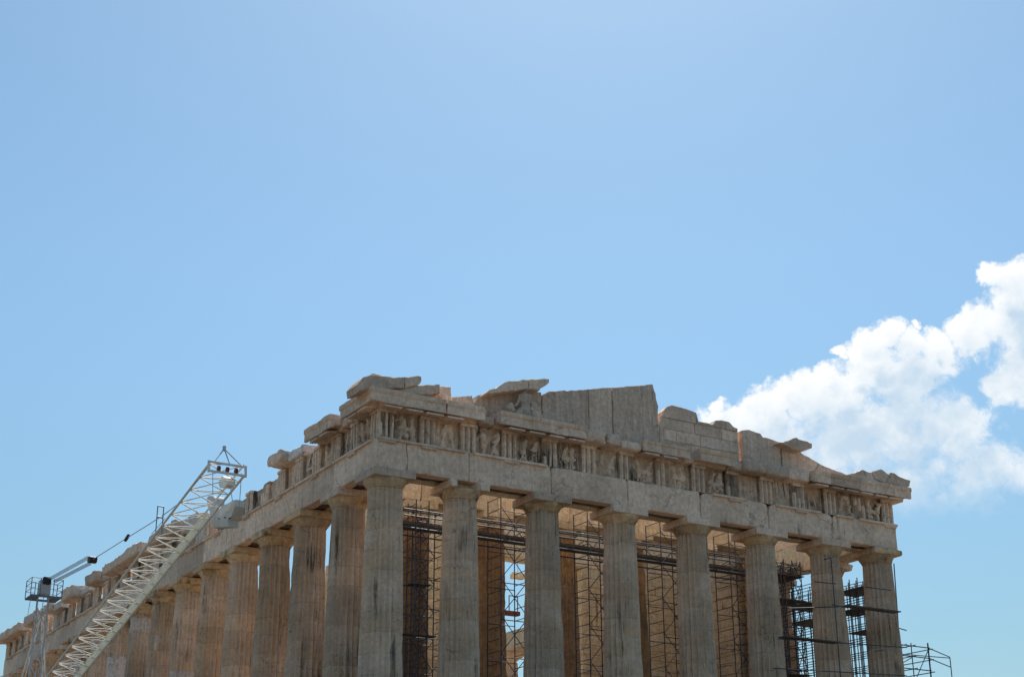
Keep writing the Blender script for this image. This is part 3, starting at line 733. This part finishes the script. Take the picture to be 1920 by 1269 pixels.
# --- inner porch: entablature, cella walls
for k in range(5):
    mb = MB(); rbox(mb, lambda t, o, z: (t, o, z), IN[k]+.01, IN[k+1]-.01, IY-.75, IY+.75, 10.785, 11.88, r=.03, amp=.02, cell=.35, chip=.4, seed=500+k)
    tb(mb, 'architrave_block', M['inner'])
for k in range(5):
    mb = MB(); rbox(mb, lambda t, o, z: (t, o, z), IN[k]+.01, IN[k+1]-.01, IY-.60, IY+.7, 11.884, 12.9, r=.03, amp=.02, cell=.35, chip=.35, seed=520+k)
    tb(mb, 'frieze_slab', M['inner'])
for (a, b_) in ((IN[0]-.95, IN[0]-.01), (IN[5]+.01, IN[5]+.95)):
    tb(rbox(MB(), lambda t, o, z: (t, o, z), a, b_, IY-.74, IY+2.2, 10.785, 12.88, r=.03, amp=.02, cell=.35, chip=.4, seed=540+a), 'architrave_block', M['inner'])
def wall_mb(MP, spans, o0, o1, course=.52, seed=0, bl=1.25):
    """ashlar wall: spans = list of (t0,t1,ztop) steps; built of offset blocks in one mesh"""
    mb = MB(); rnd = random.Random(seed)
    T0, T1 = spans[0][0], spans[-1][1]; zmax = max(s_[2] for s_ in spans); z = .70; r_ = 0
    while z < zmax-.1:
        hh = 1.17 if r_ == 0 else course
        t = T0+(0 if r_ % 2 else -.5*bl)
        while t < T1:
            a, b_ = max(t, T0), min(t+bl, T1)
            if b_-a > .08:
                m_ = (a+b_)/2; zt = [s_[2] for s_ in spans if s_[0] <= m_ <= s_[1]+1e-6]
                zz = zt[0] if zt else 0
                if z+hh*.6 < zz+.25*rnd.uniform(-1, 1):
                    rbox(mb, MP, a+.005, b_-.005, o0+.012*rnd.random(), o1-.012*rnd.random(), z+.004, z+hh-.004, r=.02, amp=.015, cell=.6, chip=.25, seed=seed+t+z)
            t += bl
        z += hh; r_ += 1
    return mb
WXY = lambda t, o, z: (t, o, z)          # along x
WYX = lambda t, o, z: (o, t, z)          # along y
DX0, DX1, DZ = 11.95, 16.9, 10.25
tb(wall_mb(WXY, [(4.3, 11.0, 12.2), (11.0, DX0-.3, 11.8), (DX0-.3, DX0+.05, 9.6)], 10.2, 11.3, seed=1), 'cella_wall', M['inner'])
tb(wall_mb(WXY, [(DX1, 24.6, 12.2)], 10.2, 11.3, seed=2), 'cella_wall', M['inner'])
mb = MB(); rbox(mb, WXY, DX0-.9, DX1+.9, 10.15, 11.3, DZ, DZ+.75, r=.03, amp=.02, cell=.4, chip=.3, seed=9); rbox(mb, WXY, DX0-.6, DX1+.6, 10.25, 11.25, DZ+.76, DZ+1.9, r=.03, amp=.02, cell=.4, chip=.3, seed=10)
tb(mb, 'door_lintel', M['inner'])
tb(wall_mb(WYX, [(5.9, 12.0, 12.0), (12.0, 14.5, 9.6), (14.5, 17.5, 9.0), (17.5, 26, 8.3), (26, 40, 7.6), (40, 56, 9.5)], 3.75, 4.75, seed=3), 'cella_wall', M['inner'])
tb(wall_mb(WYX, [(5.9, 12.0, 12.0), (12.0, 20, 9.0), (20, 40, 6.5), (40, 56, 8.5)], 24.1, 25.1, seed=4), 'cella_wall', M['inner'])
tb(wall_mb(WXY, [(5, 11, 7.5), (11, 13, 6), (13, 17, 2), (17, 24, 7)], 44, 45.1, seed=5, bl=1.6), 'cella_wall', M['inner'])

# ------------------------------------------------------------------ gable sculpture (two kneeling figures)
def blob_mesh(name, caps, parent, mat, vox=.045):
    me = bpy.data.meshes.new(name); bm = bmesh.new()
    for (a, b_, ra, rb) in caps:
        a, b_ = Vector(a), Vector(b_); n = max(2, int((b_-a).length/.06)+1)
        for i in range(n+1):
            f = i/n; c = a.lerp(b_, f); r = ra+(rb-ra)*f
            bmesh.ops.create_icosphere(bm, subdivisions=2, radius=r, matrix=Matrix.Translation(c))
    bm.to_mesh(me); bm.free()
    tmp = bpy.data.objects.new(name, me); COL.objects.link(tmp)
    md = tmp.modifiers.new('r', 'REMESH'); md.mode = 'VOXEL'; md.voxel_size = vox
    sm = tmp.modifiers.new('s', 'SMOOTH'); sm.factor = .5; sm.iterations = 3
    dg = bpy.context.evaluated_depsgraph_get(); me2 = bpy.data.meshes.new_from_object(tmp.evaluated_get(dg))
    me2.name = name
    bpy.data.objects.remove(tmp); bpy.data.meshes.remove(me)
    for v in me2.vertices:
        p = v.co; a = .035*nz(p.x, p.y, p.z, 5)+.02*nz(p.x, p.y, p.z, 12); v.co = p+v.normal*a
    me2.polygons.foreach_set('use_smooth', [True]*len(me2.polygons)); me2.materials.clear(); me2.materials.append(mat)
    o = bpy.data.objects.new(name, me2); COL.objects.link(o)
    if parent: o.parent = parent
    return o
SY_ = -1.0
def sp(u, v, dy=0): p = PY(u, v, SY_+dy); return p-SLOC
SLOC = PY(985, 783, SY_); SLOC.z = 13.745
ST = empty('statue', 'headless kneeling marble pair of figures under the left gable slab', 'statue', tuple(SLOC))
caps = [(sp(984, 772), sp(983, 746), .26, .24), (sp(977, 743), sp(992, 744), .16, .16),          # torso, shoulders
        (sp(983, 738), sp(984, 734), .11, .08),
        (sp(980, 768), sp(968, 777, -.25), .2, .15), (sp(968, 777, -.25), sp(980, 781, -.1), .13, .1),   # bent leg
        (sp(988, 770), sp(990, 780, -.25), .19, .14), (sp(990, 779, -.25), sp(996, 782, .1), .13, .11),
        (sp(976, 745), sp(971, 756, -.15), .09, .075), (sp(971, 756, -.15), sp(966, 760, -.2), .075, .06),
        (sp(993, 745), sp(998, 757), .09, .08), (sp(998, 757), sp(1003, 762), .08, .08)]
blob_mesh('male_figure', caps, ST, M['statue'])
caps = [(sp(1005, 778), sp(1002, 762), .22, .19), (sp(1001, 758), sp(1001, 754), .13, .09), (sp(1006, 776), sp(1013, 784, -.05), .22, .17), (sp(1001, 775), sp(1003, 786, -.12), .22, .2),
        (sp(1009, 776, -.1), sp(1016, 787, -.1), .12, .1), (sp(998, 762), sp(994, 768, -.15), .08, .07), (sp(1006, 762), sp(1010, 770, -.1), .09, .08)]
blob_mesh('female_figure', caps, ST, M['statue'])
caps = [(sp(958, 757, -.1), sp(957, 763, -.1), .1, .17), (sp(957, 763, -.1), sp(961, 768, -.1), .17, .15), (sp(964, 772), sp(966, 781), .14, .15), (sp(960, 768), sp(964, 774), .13, .12)]
blob_mesh('serpent_coil', caps, ST, M['statue'])

# ------------------------------------------------------------------ scaffolds
def scaffold(name, label, xs, ys, z0, z1, rung=.55, lift=1.7, seed=0, group=None, decks=(), rails=True, brace=True, dens=1, r=.024):
    """frame scaffold: a ladder frame (two standards and rungs) at every x, cross braces between"""
    o = empty(name, label, 'scaffold', ((xs[0]+xs[-1])/2, (ys[0]+ys[-1])/2, z0), group); L = Vector(o.location)
    def bb(mb, n, mat='tube'): 
        mb.v = [tuple(Vector(p)-L) for p in mb.v]; return mb.build(n, M[mat], o, 40)
    for x in xs:
        for y in ys: bb(tube(MB(), (x, y, z0), (x, y, z1), r+.004), 'standard')
    for x in xs:
        mb = MB(); z = z0+.4
        while z < z1: tube(mb, (x, ys[0], z), (x, ys[-1], z), r*.8); z += rung
        bb(mb, 'ladder_frame')
    if brace:
        for i in range(len(xs)-1):
            mb = MB(); z = z0+.2
            while z+lift < z1+.1:
                for y in (ys[-1:] if i % 2 else ys[:1]):
                    tube(mb, (xs[i], y, z), (xs[i+1], y, z+lift), r*.8); tube(mb, (xs[i+1], y, z), (xs[i], y, z+lift), r*.8)
                z += lift
            bb(mb, 'cross_brace')
        z = z0+lift
        while z < z1:
            for y in ys[::max(1, len(ys)-1)]: bb(tube(MB(), (xs[0], y, z), (xs[-1], y, z), r*.9), 'ledger')
            z += lift
    for (z, a, b_, c, d) in decks:
        mb = MB(); n = max(1, int((d-c)/.27))
        for i in range(n):
            y0 = c+(d-c)*i/n; box(mb, a+.1*nz(i, z, seed, 3), b_+.1*nz(i, z, seed+4, 3), y0+.01, y0+(d-c)/n-.01, z-.05, z+.012*(i % 2))
        bb(mb, 'platform', 'plank')
    return o
gA = 'scaffold towers inside the front columns'
y1, y2 = 1.95, 3.15
scaffold('scaffold_tower', 'dense scaffold tower between the left corner column and second front column', [2.5, 3.15, 4.3], [1.9, 2.7, 3.5], .0, 10.1, rung=.5, lift=1.3, group=gA, decks=[(6.3, 2.3, 3.3, 1.8, 2.4), (4.2, 2.3, 4.0, 2.6, 3.1)])
scaffold('scaffold_tower', 'scaffold tower before the doorway between second and third front columns', [6.95, 8.4], [y1, y2], 0, 10.9, group=gA)
scaffold('scaffold_tower', 'slim scaffold tower between the third and fourth front columns from left', [11.8, 13.3], [y1, y2], 0, 10.9, group=gA)
scaffold('scaffold_tower', 'slim scaffold tower between the fourth and fifth front columns from left', [16.16, 17.75], [y1, y2], 0, 10.9, group=gA)
scaffold('scaffold_tower', 'slim scaffold tower between the fifth and sixth front columns from left', [20.5, 21.9], [y1, y2], 0, 10.9, group=gA)
# long walkway high across the inner porch
wk = empty('walkway', 'long dark scaffold walkway crossing high behind the front columns', 'walkway', (12, 2.6, 9.15)); L = Vector(wk.location)
def wb(mb, n, mat='tube'):
    mb.v = [tuple(Vector(p)-L) for p in mb.v]; return mb.build(n, M[mat], wk, 40)
mb = MB()
for i in range(4): box(mb, 2.0, 22.6, 2.2+.27*i, 2.46+.27*i, 9.02, 9.07+.01*(i % 2))
wb(mb, 'platform', 'plank')
for z, yy in ((8.78, 1.93), (8.80, 3.4), (9.32, 1.90), (9.62, 1.93), (9.95, 3.38)):
    wb(tube(MB(), (1.9, yy, z), (22.7, yy, z), .035), 'guard_rail')
mb = MB()
for i in range(12):
    a = 2+1.75*i; tube(mb, (a, 1.92, 8.78), (a+.87, 1.92, 9.32), .02); tube(mb, (a+.87, 1.92, 9.32), (a+1.75, 1.92, 8.78), .02)
wb(mb, 'truss_bracing')
mb = MB(); box(mb, 2.0, 22.6, 2.26, 2.285, 9.075, 9.16); wb(mb, 'toe_board', 'plank')
# crowded scaffold inside the right-hand corner
rs = random.Random(3)
gB = 'crowded scaffolds in the right corner of the porch'
scaffold('scaffold_tower', 'crowded dark scaffold between the sixth and seventh front columns', [25.7, 26.3, 26.9, 27.5], [4.4, 5.2, 6.0, 6.8, 7.7], 0, 10.6, rung=.62, lift=1.15, group=gB, r=.028,
         decks=[(9.75, 25.4, 27.6, 4.2, 7.9), (8.4, 25.4, 27.6, 4.2, 5.6), (4.4, 25.4, 27.6, 4.2, 6.0)])
scaffold('scaffold_tower', 'crowded scaffold standing outside the far flank behind the sixth column gap', [29.9, 30.5, 31.1, 31.8], [6.2, 7.0, 7.8, 8.6, 9.4, 10.2], -1.6, 10.0, rung=.62, lift=1.15, group=gB, r=.028,
         decks=[(8.95, 29.8, 32, 6.4, 8.6), (8.0, 29.8, 32, 6.4, 8.4)])
scaffold('scaffold_tower', 'open dark scaffold between the seventh front column and right corner column', [29.8, 30.3, 30.8, 31.3], [1.9, 2.5, 3.1, 3.7, 4.4, 5.2], -1.6, 9.6, rung=.75, lift=1.3, group=gB, r=.028,
         decks=[(9.05, 29.7, 31.4, 1.8, 4.4), (7.95, 29.7, 31.4, 1.8, 4.4), (6.7, 29.7, 31.4, 1.8, 3.4)])
# props in a tangle under the upper deck
tg = empty('prop_stack', 'tangle of loose scaffold tubes heaped on the upper deck behind the sixth front column', 'scaffold tubes', (26.3, 5.4, 9.8))
mb = MB()
for i in range(70):
    a = Vector((rs.uniform(-1.7, 1.7), rs.uniform(-.9, .8), rs.uniform(.03, .75))); d = Vector((rs.uniform(-1, 1), rs.uniform(-.5, .5), rs.uniform(-.25, .25)))
    tube(mb, a-d*.8, a+d*.8, .022)
mb.build('tube_bundle', M['tube'], tg, 40)
# outer scaffold in front of the seventh column and the corner column
os_ = empty('outer_scaffold', 'thin bracket scaffold with planks wrapped round the last two front columns', 'scaffold', (26.5, -1.3, -1.6)); L = Vector(os_.location)
def ob(mb, n, mat='tube'):
    mb.v = [tuple(Vector(p)-L) for p in mb.v]; return mb.build(n, M[mat], os_, 40)
def py_(u, v, y): return PY(u, v, y)
a = py_(1558, 1045, -1.35); ob(tube(MB(), (a.x, -1.35, -1.6), (a.x, -1.35, a.z), .03), 'standard')
ob(tube(MB(), (23.9, 2.0, -1.6+1.6), (23.9, 2.0, 9.5), .03), 'standard')
for (u0_, v0_, u1_, v1_, y0_, y1_) in ((1527, 1090, 1567, 1094, -1.3, -1.3), (1463, 1140, 1572, 1137, 1.7, -1.35), (1560, 1133, 1590, 1139, -1.3, -1.3), (1622, 1100, 1671, 1106, -1.2, -1.2), (1640, 1221, 1700, 1207, -1.2, 1.6),
                                       (1527, 1053, 1558, 1045, 1.0, -1.35), (1460, 1197, 1700, 1213, -1.25, -1.25), (1450, 1252, 1700, 1266, -1.25, -1.25)):
    ob(tube(MB(), py_(u0_, v0_, y0_), py_(u1_, v1_, y1_), .026), 'ledger')
for (u0_, u1_, v_, w_) in ((1464, 1567, 1199, 1.2), (1584, 1680, 1142, 1.2)):
    p, q = py_(u0_, v_, -1.25), py_(u1_, v_+6, -1.25); mb = MB()
    for i in range(2): box(mb, p.x, q.x, -1.62+.28*i, -1.36+.28*i, q.z-.03, q.z+.02+.006*i)
    ob(mb, 'platform', 'plank')
# lone tall tube and the small cage to the right of the corner
b0, b1 = PY(1676, 1056, .5), PY(1692, 1269, .5)
pl = empty('scaffold_pole', 'single tall thin pole rising right of the corner column', 'pole', (b1.x, .5, -1.6)); L = Vector(pl.location)
mb = tube(MB(), (b1.x+(b1.x-b0.x)*1.2, .5, -1.6), (b0.x, .5, b0.z), .035); mb.v = [tuple(Vector(p)-L) for p in mb.v]; mb.build('tube', M['tube'], pl, 40)
p = PY(1688, 1179, .5); mb = tube(MB(), (p.x-.5, .5, p.z+.1), (p.x+.45, .5, p.z-.02), .028); mb.v = [tuple(Vector(q)-L) for q in mb.v]; mb.build('cross_tube', M['tube'], pl, 40)
cg = empty('scaffold_cage', 'low open scaffold cage of tubes standing right of the temple corner', 'scaffold', (32.5, 1.5, -1.6)); L = Vector(cg.location)
def cb(mb, n):
    mb.v = [tuple(Vector(p)-L) for p in mb.v]; return mb.build(n, M['tube'], cg, 40)
A_, B_ = PY(1740, 1212, 0.), PY(1780, 1222, .9)
zt = A_.z-.05; X0, X1, Y0, Y1 = 30.6, A_.x, 0., 2.2
X2 = PY(1780, 1222, 1.6).x
posts = [(X1, Y0, zt+.25), (X0+.2, Y0, zt+.15), (X0+.2, Y1, zt), (X1, Y1, zt), (X2, 1.6, zt-.05), (X0+.9, 2.2, zt)]
for (x, y, z) in posts: cb(tube(MB(), (x, y, -1.6), (x, y, z), .045 if x == X1 and y == Y0 else .03), 'standard')
for dz in (0, -.55, -1.2, -1.8):
    cb(tube(MB(), (X0-.6, Y0, zt+dz), (X1+.1, Y0, zt+dz), .028), 'ledger'); cb(tube(MB(), (X0-.6, Y1, zt+dz), (X1+.1, Y1, zt+dz), .028), 'ledger')
    if dz > -.7: cb(tube(MB(), (X1, Y0, zt+dz), (X2, 1.6, zt+dz), .028), 'ledger')
    cb(tube(MB(), (X0+.2, Y0-.3, zt+dz), (X0+.2, Y1+.3, zt+dz), .028), 'ledger'); cb(tube(MB(), (X1, Y0-.3, zt+dz-.1), (X1, Y1+.3, zt+dz-.1), .028), 'ledger')
for (p, q) in (((X0+.2, Y0, zt-1.9), (X1, Y0, zt-.1)), ((X0+.2, Y1, zt-.1), (X1, Y1, zt-1.9)), ((X1, Y1, zt), (X2, 1.6, zt-.05)), ((X0+.2, Y0, zt-.6), (X1, Y1, zt-.6))):
    cb(tube(MB(), p, q, .024), 'brace')

# hoist seen through the doorway
hz = PY(965, 1145, 14.0)
ho = empty('hoist', 'small red hoist arm with wire frame in the temple doorway', 'hoist', (hz.x, 14.0, .7)); L = Vector(ho.location)
def hb(mb, n, mat):
    mb.v = [tuple(Vector(p)-L) for p in mb.v]; return mb.build(n, M[mat], ho, 40)
p0, p1 = PY(948, 1148, 14.), PY(972, 1150, 14.)
mb = MB(); box(mb, p0.x-.6, p1.x, 13.8, 14.2, p0.z-.12, p0.z+.1); hb(mb, 'arm', 'rust')
p2 = PY(965, 1117, 14.)
mb = MB(); tube(mb, (p1.x-.05, 14, p0.z), (p1.x-.05, 14, p2.z), .03); tube(mb, (p1.x-.05, 14, p2.z), (p1.x-.6, 14, p2.z), .03); tube(mb, (p1.x-.6, 14, p2.z), (p1.x-.6, 14, p0.z), .03); hb(mb, 'frame', 'tube')
mb = MB(); box(mb, p0.x-.5, p0.x-.15, 13.85, 14.15, .7, p0.z-.12); hb(mb, 'post', 'rust')

# anta stub in the doorway, modelled as a block on an invented rope
a_, b_ = PY(958, 1086, 15.5), PY(984, 1072, 15.5)
sb = empty('doorway_stone', 'brown broken stone stub in the temple doorway, hung on an invented rope', 'stone block', ((a_.x+b_.x)/2, 15.5, a_.z)); L = Vector(sb.location)
def sbb(mb, n, mat):
    mb.v = [tuple(Vector(p)-L) for p in mb.v]; return mb.build(n, M[mat], sb, 40)
sbb(rbox(MB(), WXY, a_.x, b_.x, 15.2, 15.8, a_.z+.1, b_.z-.1, r=.1, amp=.06, cell=.12, chip=.5, seed=77), 'block', 'inner')
sbb(tube(MB(), (L.x, 15.5, b_.z-.2), (L.x, 15.5, 13.0), .018), 'rope', 'rope')
sbb(tube(MB(), (L.x-7, 15.5, 13.0), (L.x+9, 15.5, 13.0), .08), 'beam', 'rust')
for x_ in (-7, 9): sbb(tube(MB(), (L.x+x_, 15.5, .7), (L.x+x_, 15.5, 13.0), .08), 'post', 'rust')

# ------------------------------------------------------------------ derrick crane
XC = -5.5
MBASE = PX(82, 1110, XC); my = MBASE.y
CR_ = empty('crane', 'white lattice derrick crane with a long boom raised beside the left flank', 'crane', (XC, my, gh(XC, my))); L = Vector(CR_.location)
def kb(mb, n, mat, parent=None):
    mb.v = [tuple(Vector(p)-L) for p in mb.v]; return mb.build(n, M[mat], parent or CR_, 40)
hl, hr = PX(396, 864, XC), None
HC = PX(425, 876, XC); BC = PX(117, 1268, XC); bd = (BC-HC).normalized()
foot = HC+bd*((my-.6-HC.y)/bd.y)
w2 = .80; up = Vector((1, 0, 0)).cross(bd).normalized()
if up.z < 0: up = -up
BL = (foot-HC).length
def bpnt(s_, x, h): return HC+bd*s_+Vector((x, 0, 0))+up*h
boom = MB()
mb = MB(); tube(mb, bpnt(0, -w2, .05), bpnt(BL-3, -w2, .05), .055, 8); tube(mb, bpnt(BL-3, -w2, .05), bpnt(BL, -.3, 0), .075, 8)
tube(mb, bpnt(0, w2, .25), bpnt(BL-3, w2, .25), .045, 8); tube(mb, bpnt(BL-3, w2, .25), bpnt(BL, .3, .1), .06, 8)
tube(mb, bpnt(0, w2, -.3), bpnt(BL-3, w2, -.3), .055, 8); tube(mb, bpnt(BL-3, w2, -.3), bpnt(BL, .3, -.1), .07, 8)
n = int((BL-3)/1.25)
for i in range(n):
    s0, s1 = (BL-3)*i/n, (BL-3)*(i+1)/n
    tube(mb, bpnt(s0, -w2, .05), bpnt(s1, w2, .22), .027); tube(mb, bpnt(s1, -w2, .05), bpnt(s0, w2, .22), .027); tube(mb, bpnt(s0, -w2, .05), bpnt(s0, w2, .22), .024)
    tube(mb, bpnt(s0, -w2, .05), bpnt((s0+s1)/2, w2, -.28), .022); tube(mb, bpnt((s0+s1)/2, w2, -.28), bpnt(s1, -w2, .05), .022)
BO = kb(mb, 'boom', 'cranepaint')
mb = MB()
vs = [bpnt(s_, w2+dx, h) for s_ in (4.6, BL-3.2) for dx in (-.035, .0) for h in (-.30, .2)]
mb.add(vs, [(0, 1, 3, 2), (4, 6, 7, 5), (0, 4, 5, 1), (2, 3, 7, 6), (0, 2, 6, 4), (1, 5, 7, 3)]); kb(mb, 'boom_web', 'cream', BO)
# head frame, apex and sheaves
mb = MB()
for h, s_ in ((.10, -.1), (-.32, -.05)):
    a, b_ = bpnt(s_, -w2-.1, h), bpnt(s_, w2+.1, h); tube(mb, a, b_, .06, 4)
for x in (-w2-.05, w2+.05): tube(mb, bpnt(-.1, x, .15), bpnt(-.05, x, -.38), .065, 4)
kb(mb, 'head_frame', 'cranepaint', BO)
apex = PX(420.5, 841, XC)
mb = MB()
for x in (-w2+.2, .1, w2-.15): tube(mb, bpnt(-.1, x, .14), apex, .03)
tube(mb, apex-Vector((0, 0, .1)), apex+Vector((0, 0, .12)), .08)
kb(mb, 'apex_frame', 'cranegrey', BO)
mb = MB()
for x in (-.35, .05, .45): tube(mb, bpnt(.05, x-.05, -.1), bpnt(.05, x+.05, -.1), .14, 14)
kb(mb, 'sheave', 'rust', BO)
# block hanging on the boom, and the big pale lifting bracket
def plate(pix, x0, x1): 
    pts = [PX(u, v, (x0+x1)/2) for u, v in pix]; N = len(pts)
    mb = MB(); vs = [(x0, q.y, q.z) for q in pts]+[(x1, q.y, q.z) for q in pts]
    mb.add(vs, [(i, (i+1) % N, N+(i+1) % N, N+i) for i in range(N)]+[tuple(range(N))[::-1], tuple(range(N, 2*N))]); return mb
kb(plate([(424, 893), (433, 897), (434, 909), (430, 915), (420, 915), (417, 906)], XC+.6, XC+1.0), 'pulley_block', 'cranepaint')
br = kb(plate([(397.5, 934), (401, 930.5), (410, 931), (411.5, 937), (411.5, 945), (415, 952), (421, 954.5), (424, 951), (436, 945), (446, 939), (449, 938), (450, 950), (444, 968), (437, 975), (437, 988), (404, 990), (404, 965), (401, 955), (398, 946)], XC+1.25, XC+1.75), 'lifting_bracket', 'cranewhite')
mb = MB()
for u, v in ((404, 938), (423, 970), (412, 972), (432, 971)):
    q = PX(u, v, XC+1.24); tube(mb, (XC+1.15, q.y, q.z), (XC+1.26, q.y, q.z), .022, 8)
kb(mb, 'bolt', 'cranedark', br)
mb = MB(); q0, q1 = PX(424, 955.5, XC+1.2), PX(431, 957, XC+1.2); tube(mb, q0, q1, .04); kb(mb, 'pin', 'cream', br)
# ropes
def rope(lst, r=.016, name='cable', mat='rope'):
    mb = MB()
    for a, b_ in zip(lst[:-1], lst[1:]): tube(mb, a, b_, r, 5)
    return kb(mb, name, mat)
blk = PX(173, 1049, XC)
kn = PX(238, 1008, XC); at = PX(340, 941, XC)
rope([blk, kn, PX(280, 982, XC), PX(308, 964, XC), PX(337, 942, XC), at], .024)
rope([PX(337, 942, XC), PX(396, 870, XC)], .022); rope([PX(284, 1001, XC), PX(309, 972, XC)], .018)
rope([PX(453, 887, XC+.8), PX(450, 930, XC+.8), PX(449, 950, XC+.8)], .018); rope([PX(432, 912, XC+.8), PX(436, 940, XC+.8)], .018); rope([PX(399, 885, XC-.8), PX(399, 925, XC-.8)], .016)
tube(mb := MB(), kn-Vector((0, .25, -.08)), kn+Vector((0, .25, -.08)), .09); kb(mb, 'rope_clamp', 'cranedark')
mb = MB()
for i in range(7): tube(mb, PX(164+.9*i*.6, 1042+i*.9, XC+.05*i), PX(90+.5*i, 1083.5+i*.8, XC+.05*i), .012, 4)
for i in range(7): tube(mb, PX(168+.9*i*.6, 1053+i*.8, XC+.05*i), PX(99+.5*i, 1088+i*.8, XC+.05*i), .012, 4)
kb(mb, 'luffing_ropes', 'rope')
mb = MB(); a = PX(165, 1049, XC); b_ = PX(181, 1047, XC)
for dx in (-.12, 0., .12): 
    tube(mb, Vector((XC+dx-.06, blk.y, blk.z)), Vector((XC+dx+.06, blk.y, blk.z)), .2, 14)
kb(mb, 'luffing_block', 'cranedark')
for dx in (-.22, .18):
  mb = rbox(MB(), WXY, XC+dx, XC+dx+.05, blk.y-.22, blk.y+.22, blk.z-.17, blk.z+.17, r=.08, amp=0, cell=.3, chip=0); kb(mb, 'block_cheek', 'rust')
# little guide frame standing on the boom
fa, fb = PX(309, 950, XC), PX(317, 950, XC); fz = PX(309, 990, XC)
mb = MB()
xa, xb = XC-.35, XC-.05
for x in (xa, xb): tube(mb, (x, fa.y, fz.z-.5), (x, fa.y, fa.z), .026)
tube(mb, (xa, fa.y, fa.z), (xb, fa.y, fa.z), .035); z_ = PX(312, 967, XC).z; tube(mb, (xa, fa.y, z_), (xb, fa.y, z_), .05)
kb(mb, 'guide_frame', 'steelblue', BO)
# mast
zt = PX(82, 1120, XC).z; g0 = L.z
mw = .33
mb = MB()
for dx in (-mw, mw): tube(mb, (XC+dx, my, g0), (XC+dx, my, zt+.9), .06, 8)
z = g0
while z < zt-1:
    tube(mb, (XC-mw, my, z), (XC+mw, my, z+1.2), .03); tube(mb, (XC+mw, my, z), (XC-mw, my, z+1.2), .03); z += 1.2
MA = kb(mb, 'mast', 'cranegrey')
mb = MB()
for dx in (-.14, .14): tube(mb, (XC+.1+dx, my-.25, g0), (XC+.1+dx, my-.25, zt), .02)
z = g0
while z < zt: tube(mb, (XC-.04, my-.25, z), (XC+.24, my-.25, z), .014); z += .3
kb(mb, 'ladder', 'cranegrey', MA)
for (dx, dy) in ((2.8, 3.2), (-1.8, 3.5)):
    mb = MB(); top = Vector((XC, my+.1, zt-.6)); bt = Vector((XC+dx*.75, my+dy, g0+.2)); tube(mb, top, bt, .05, 8); s_ = Vector((.35, 0, 0)); tube(mb, top+s_*.3, bt+s_, .04)
    for i in range(9): tube(mb, top.lerp(bt, i/9), (top+s_*.3).lerp(bt+s_, (i+.5)/9), .022); tube(mb, (top+s_*.3).lerp(bt+s_, (i+.5)/9), top.lerp(bt, (i+1)/9), .022)
    kb(mb, 'back_stay', 'cranepaint', MA)
mb = MB(); rbox(mb, WXY, XC-.34, XC+.34, my-.34, my+.34, zt+.2, zt+1.1, r=.05, amp=0, cell=.4, chip=0); kb(mb, 'mast_head', 'cranegrey', MA)
mb = MB(); rbox(mb, WXY, XC-.22, XC+.26, my-.56, my-.2, zt+.8, zt+1.25, r=.06, amp=0, cell=.4, chip=0); kb(mb, 'sheave_box', 'cranedark', MA)
pw_ = .95
mb = MB()
for a, b_ in ((-pw_, -.35), (.35, pw_)): box(mb, XC+a, XC+b_, my-.75, my+.65, zt-.06, zt)
box(mb, XC-pw_, XC+pw_, my-.78, my-.74, zt-.1, zt+.04); box(mb, XC-pw_, XC+pw_, my+.62, my+.66, zt-.1, zt+.04); PLT = kb(mb, 'platform', 'steelblue', MA)
for sx in (-1, 1):
    mb = MB(); xo, xi = XC+sx*pw_, XC+sx*.4
    for z in (zt+.4, zt+.75, zt+1.08):
        tube(mb, (xi, my-.74, z), (xo, my-.74, z), .022); tube(mb, (xo, my-.74, z), (xo, my+.62, z), .022); tube(mb, (xi, my+.62, z), (xo, my+.62, z), .022)
    for (x, y) in ((xi, my-.74), (xo, my-.74), (xo, my+.62), (xi, my+.62)): tube(mb, (x, y, zt), (x, y, zt+1.1), .026)
    kb(mb, 'railing', 'steelblue', MA)
rope([Vector((XC-.7, my+.2, zt)), Vector((XC-1.2, my+.6, g0+3))], .018)
mb = MB(); box(mb, XC-1.2, XC+1.2, my-1.2, my+1.2, g0-.3, g0+.35); kb(mb, 'base_plinth', 'cranegrey')
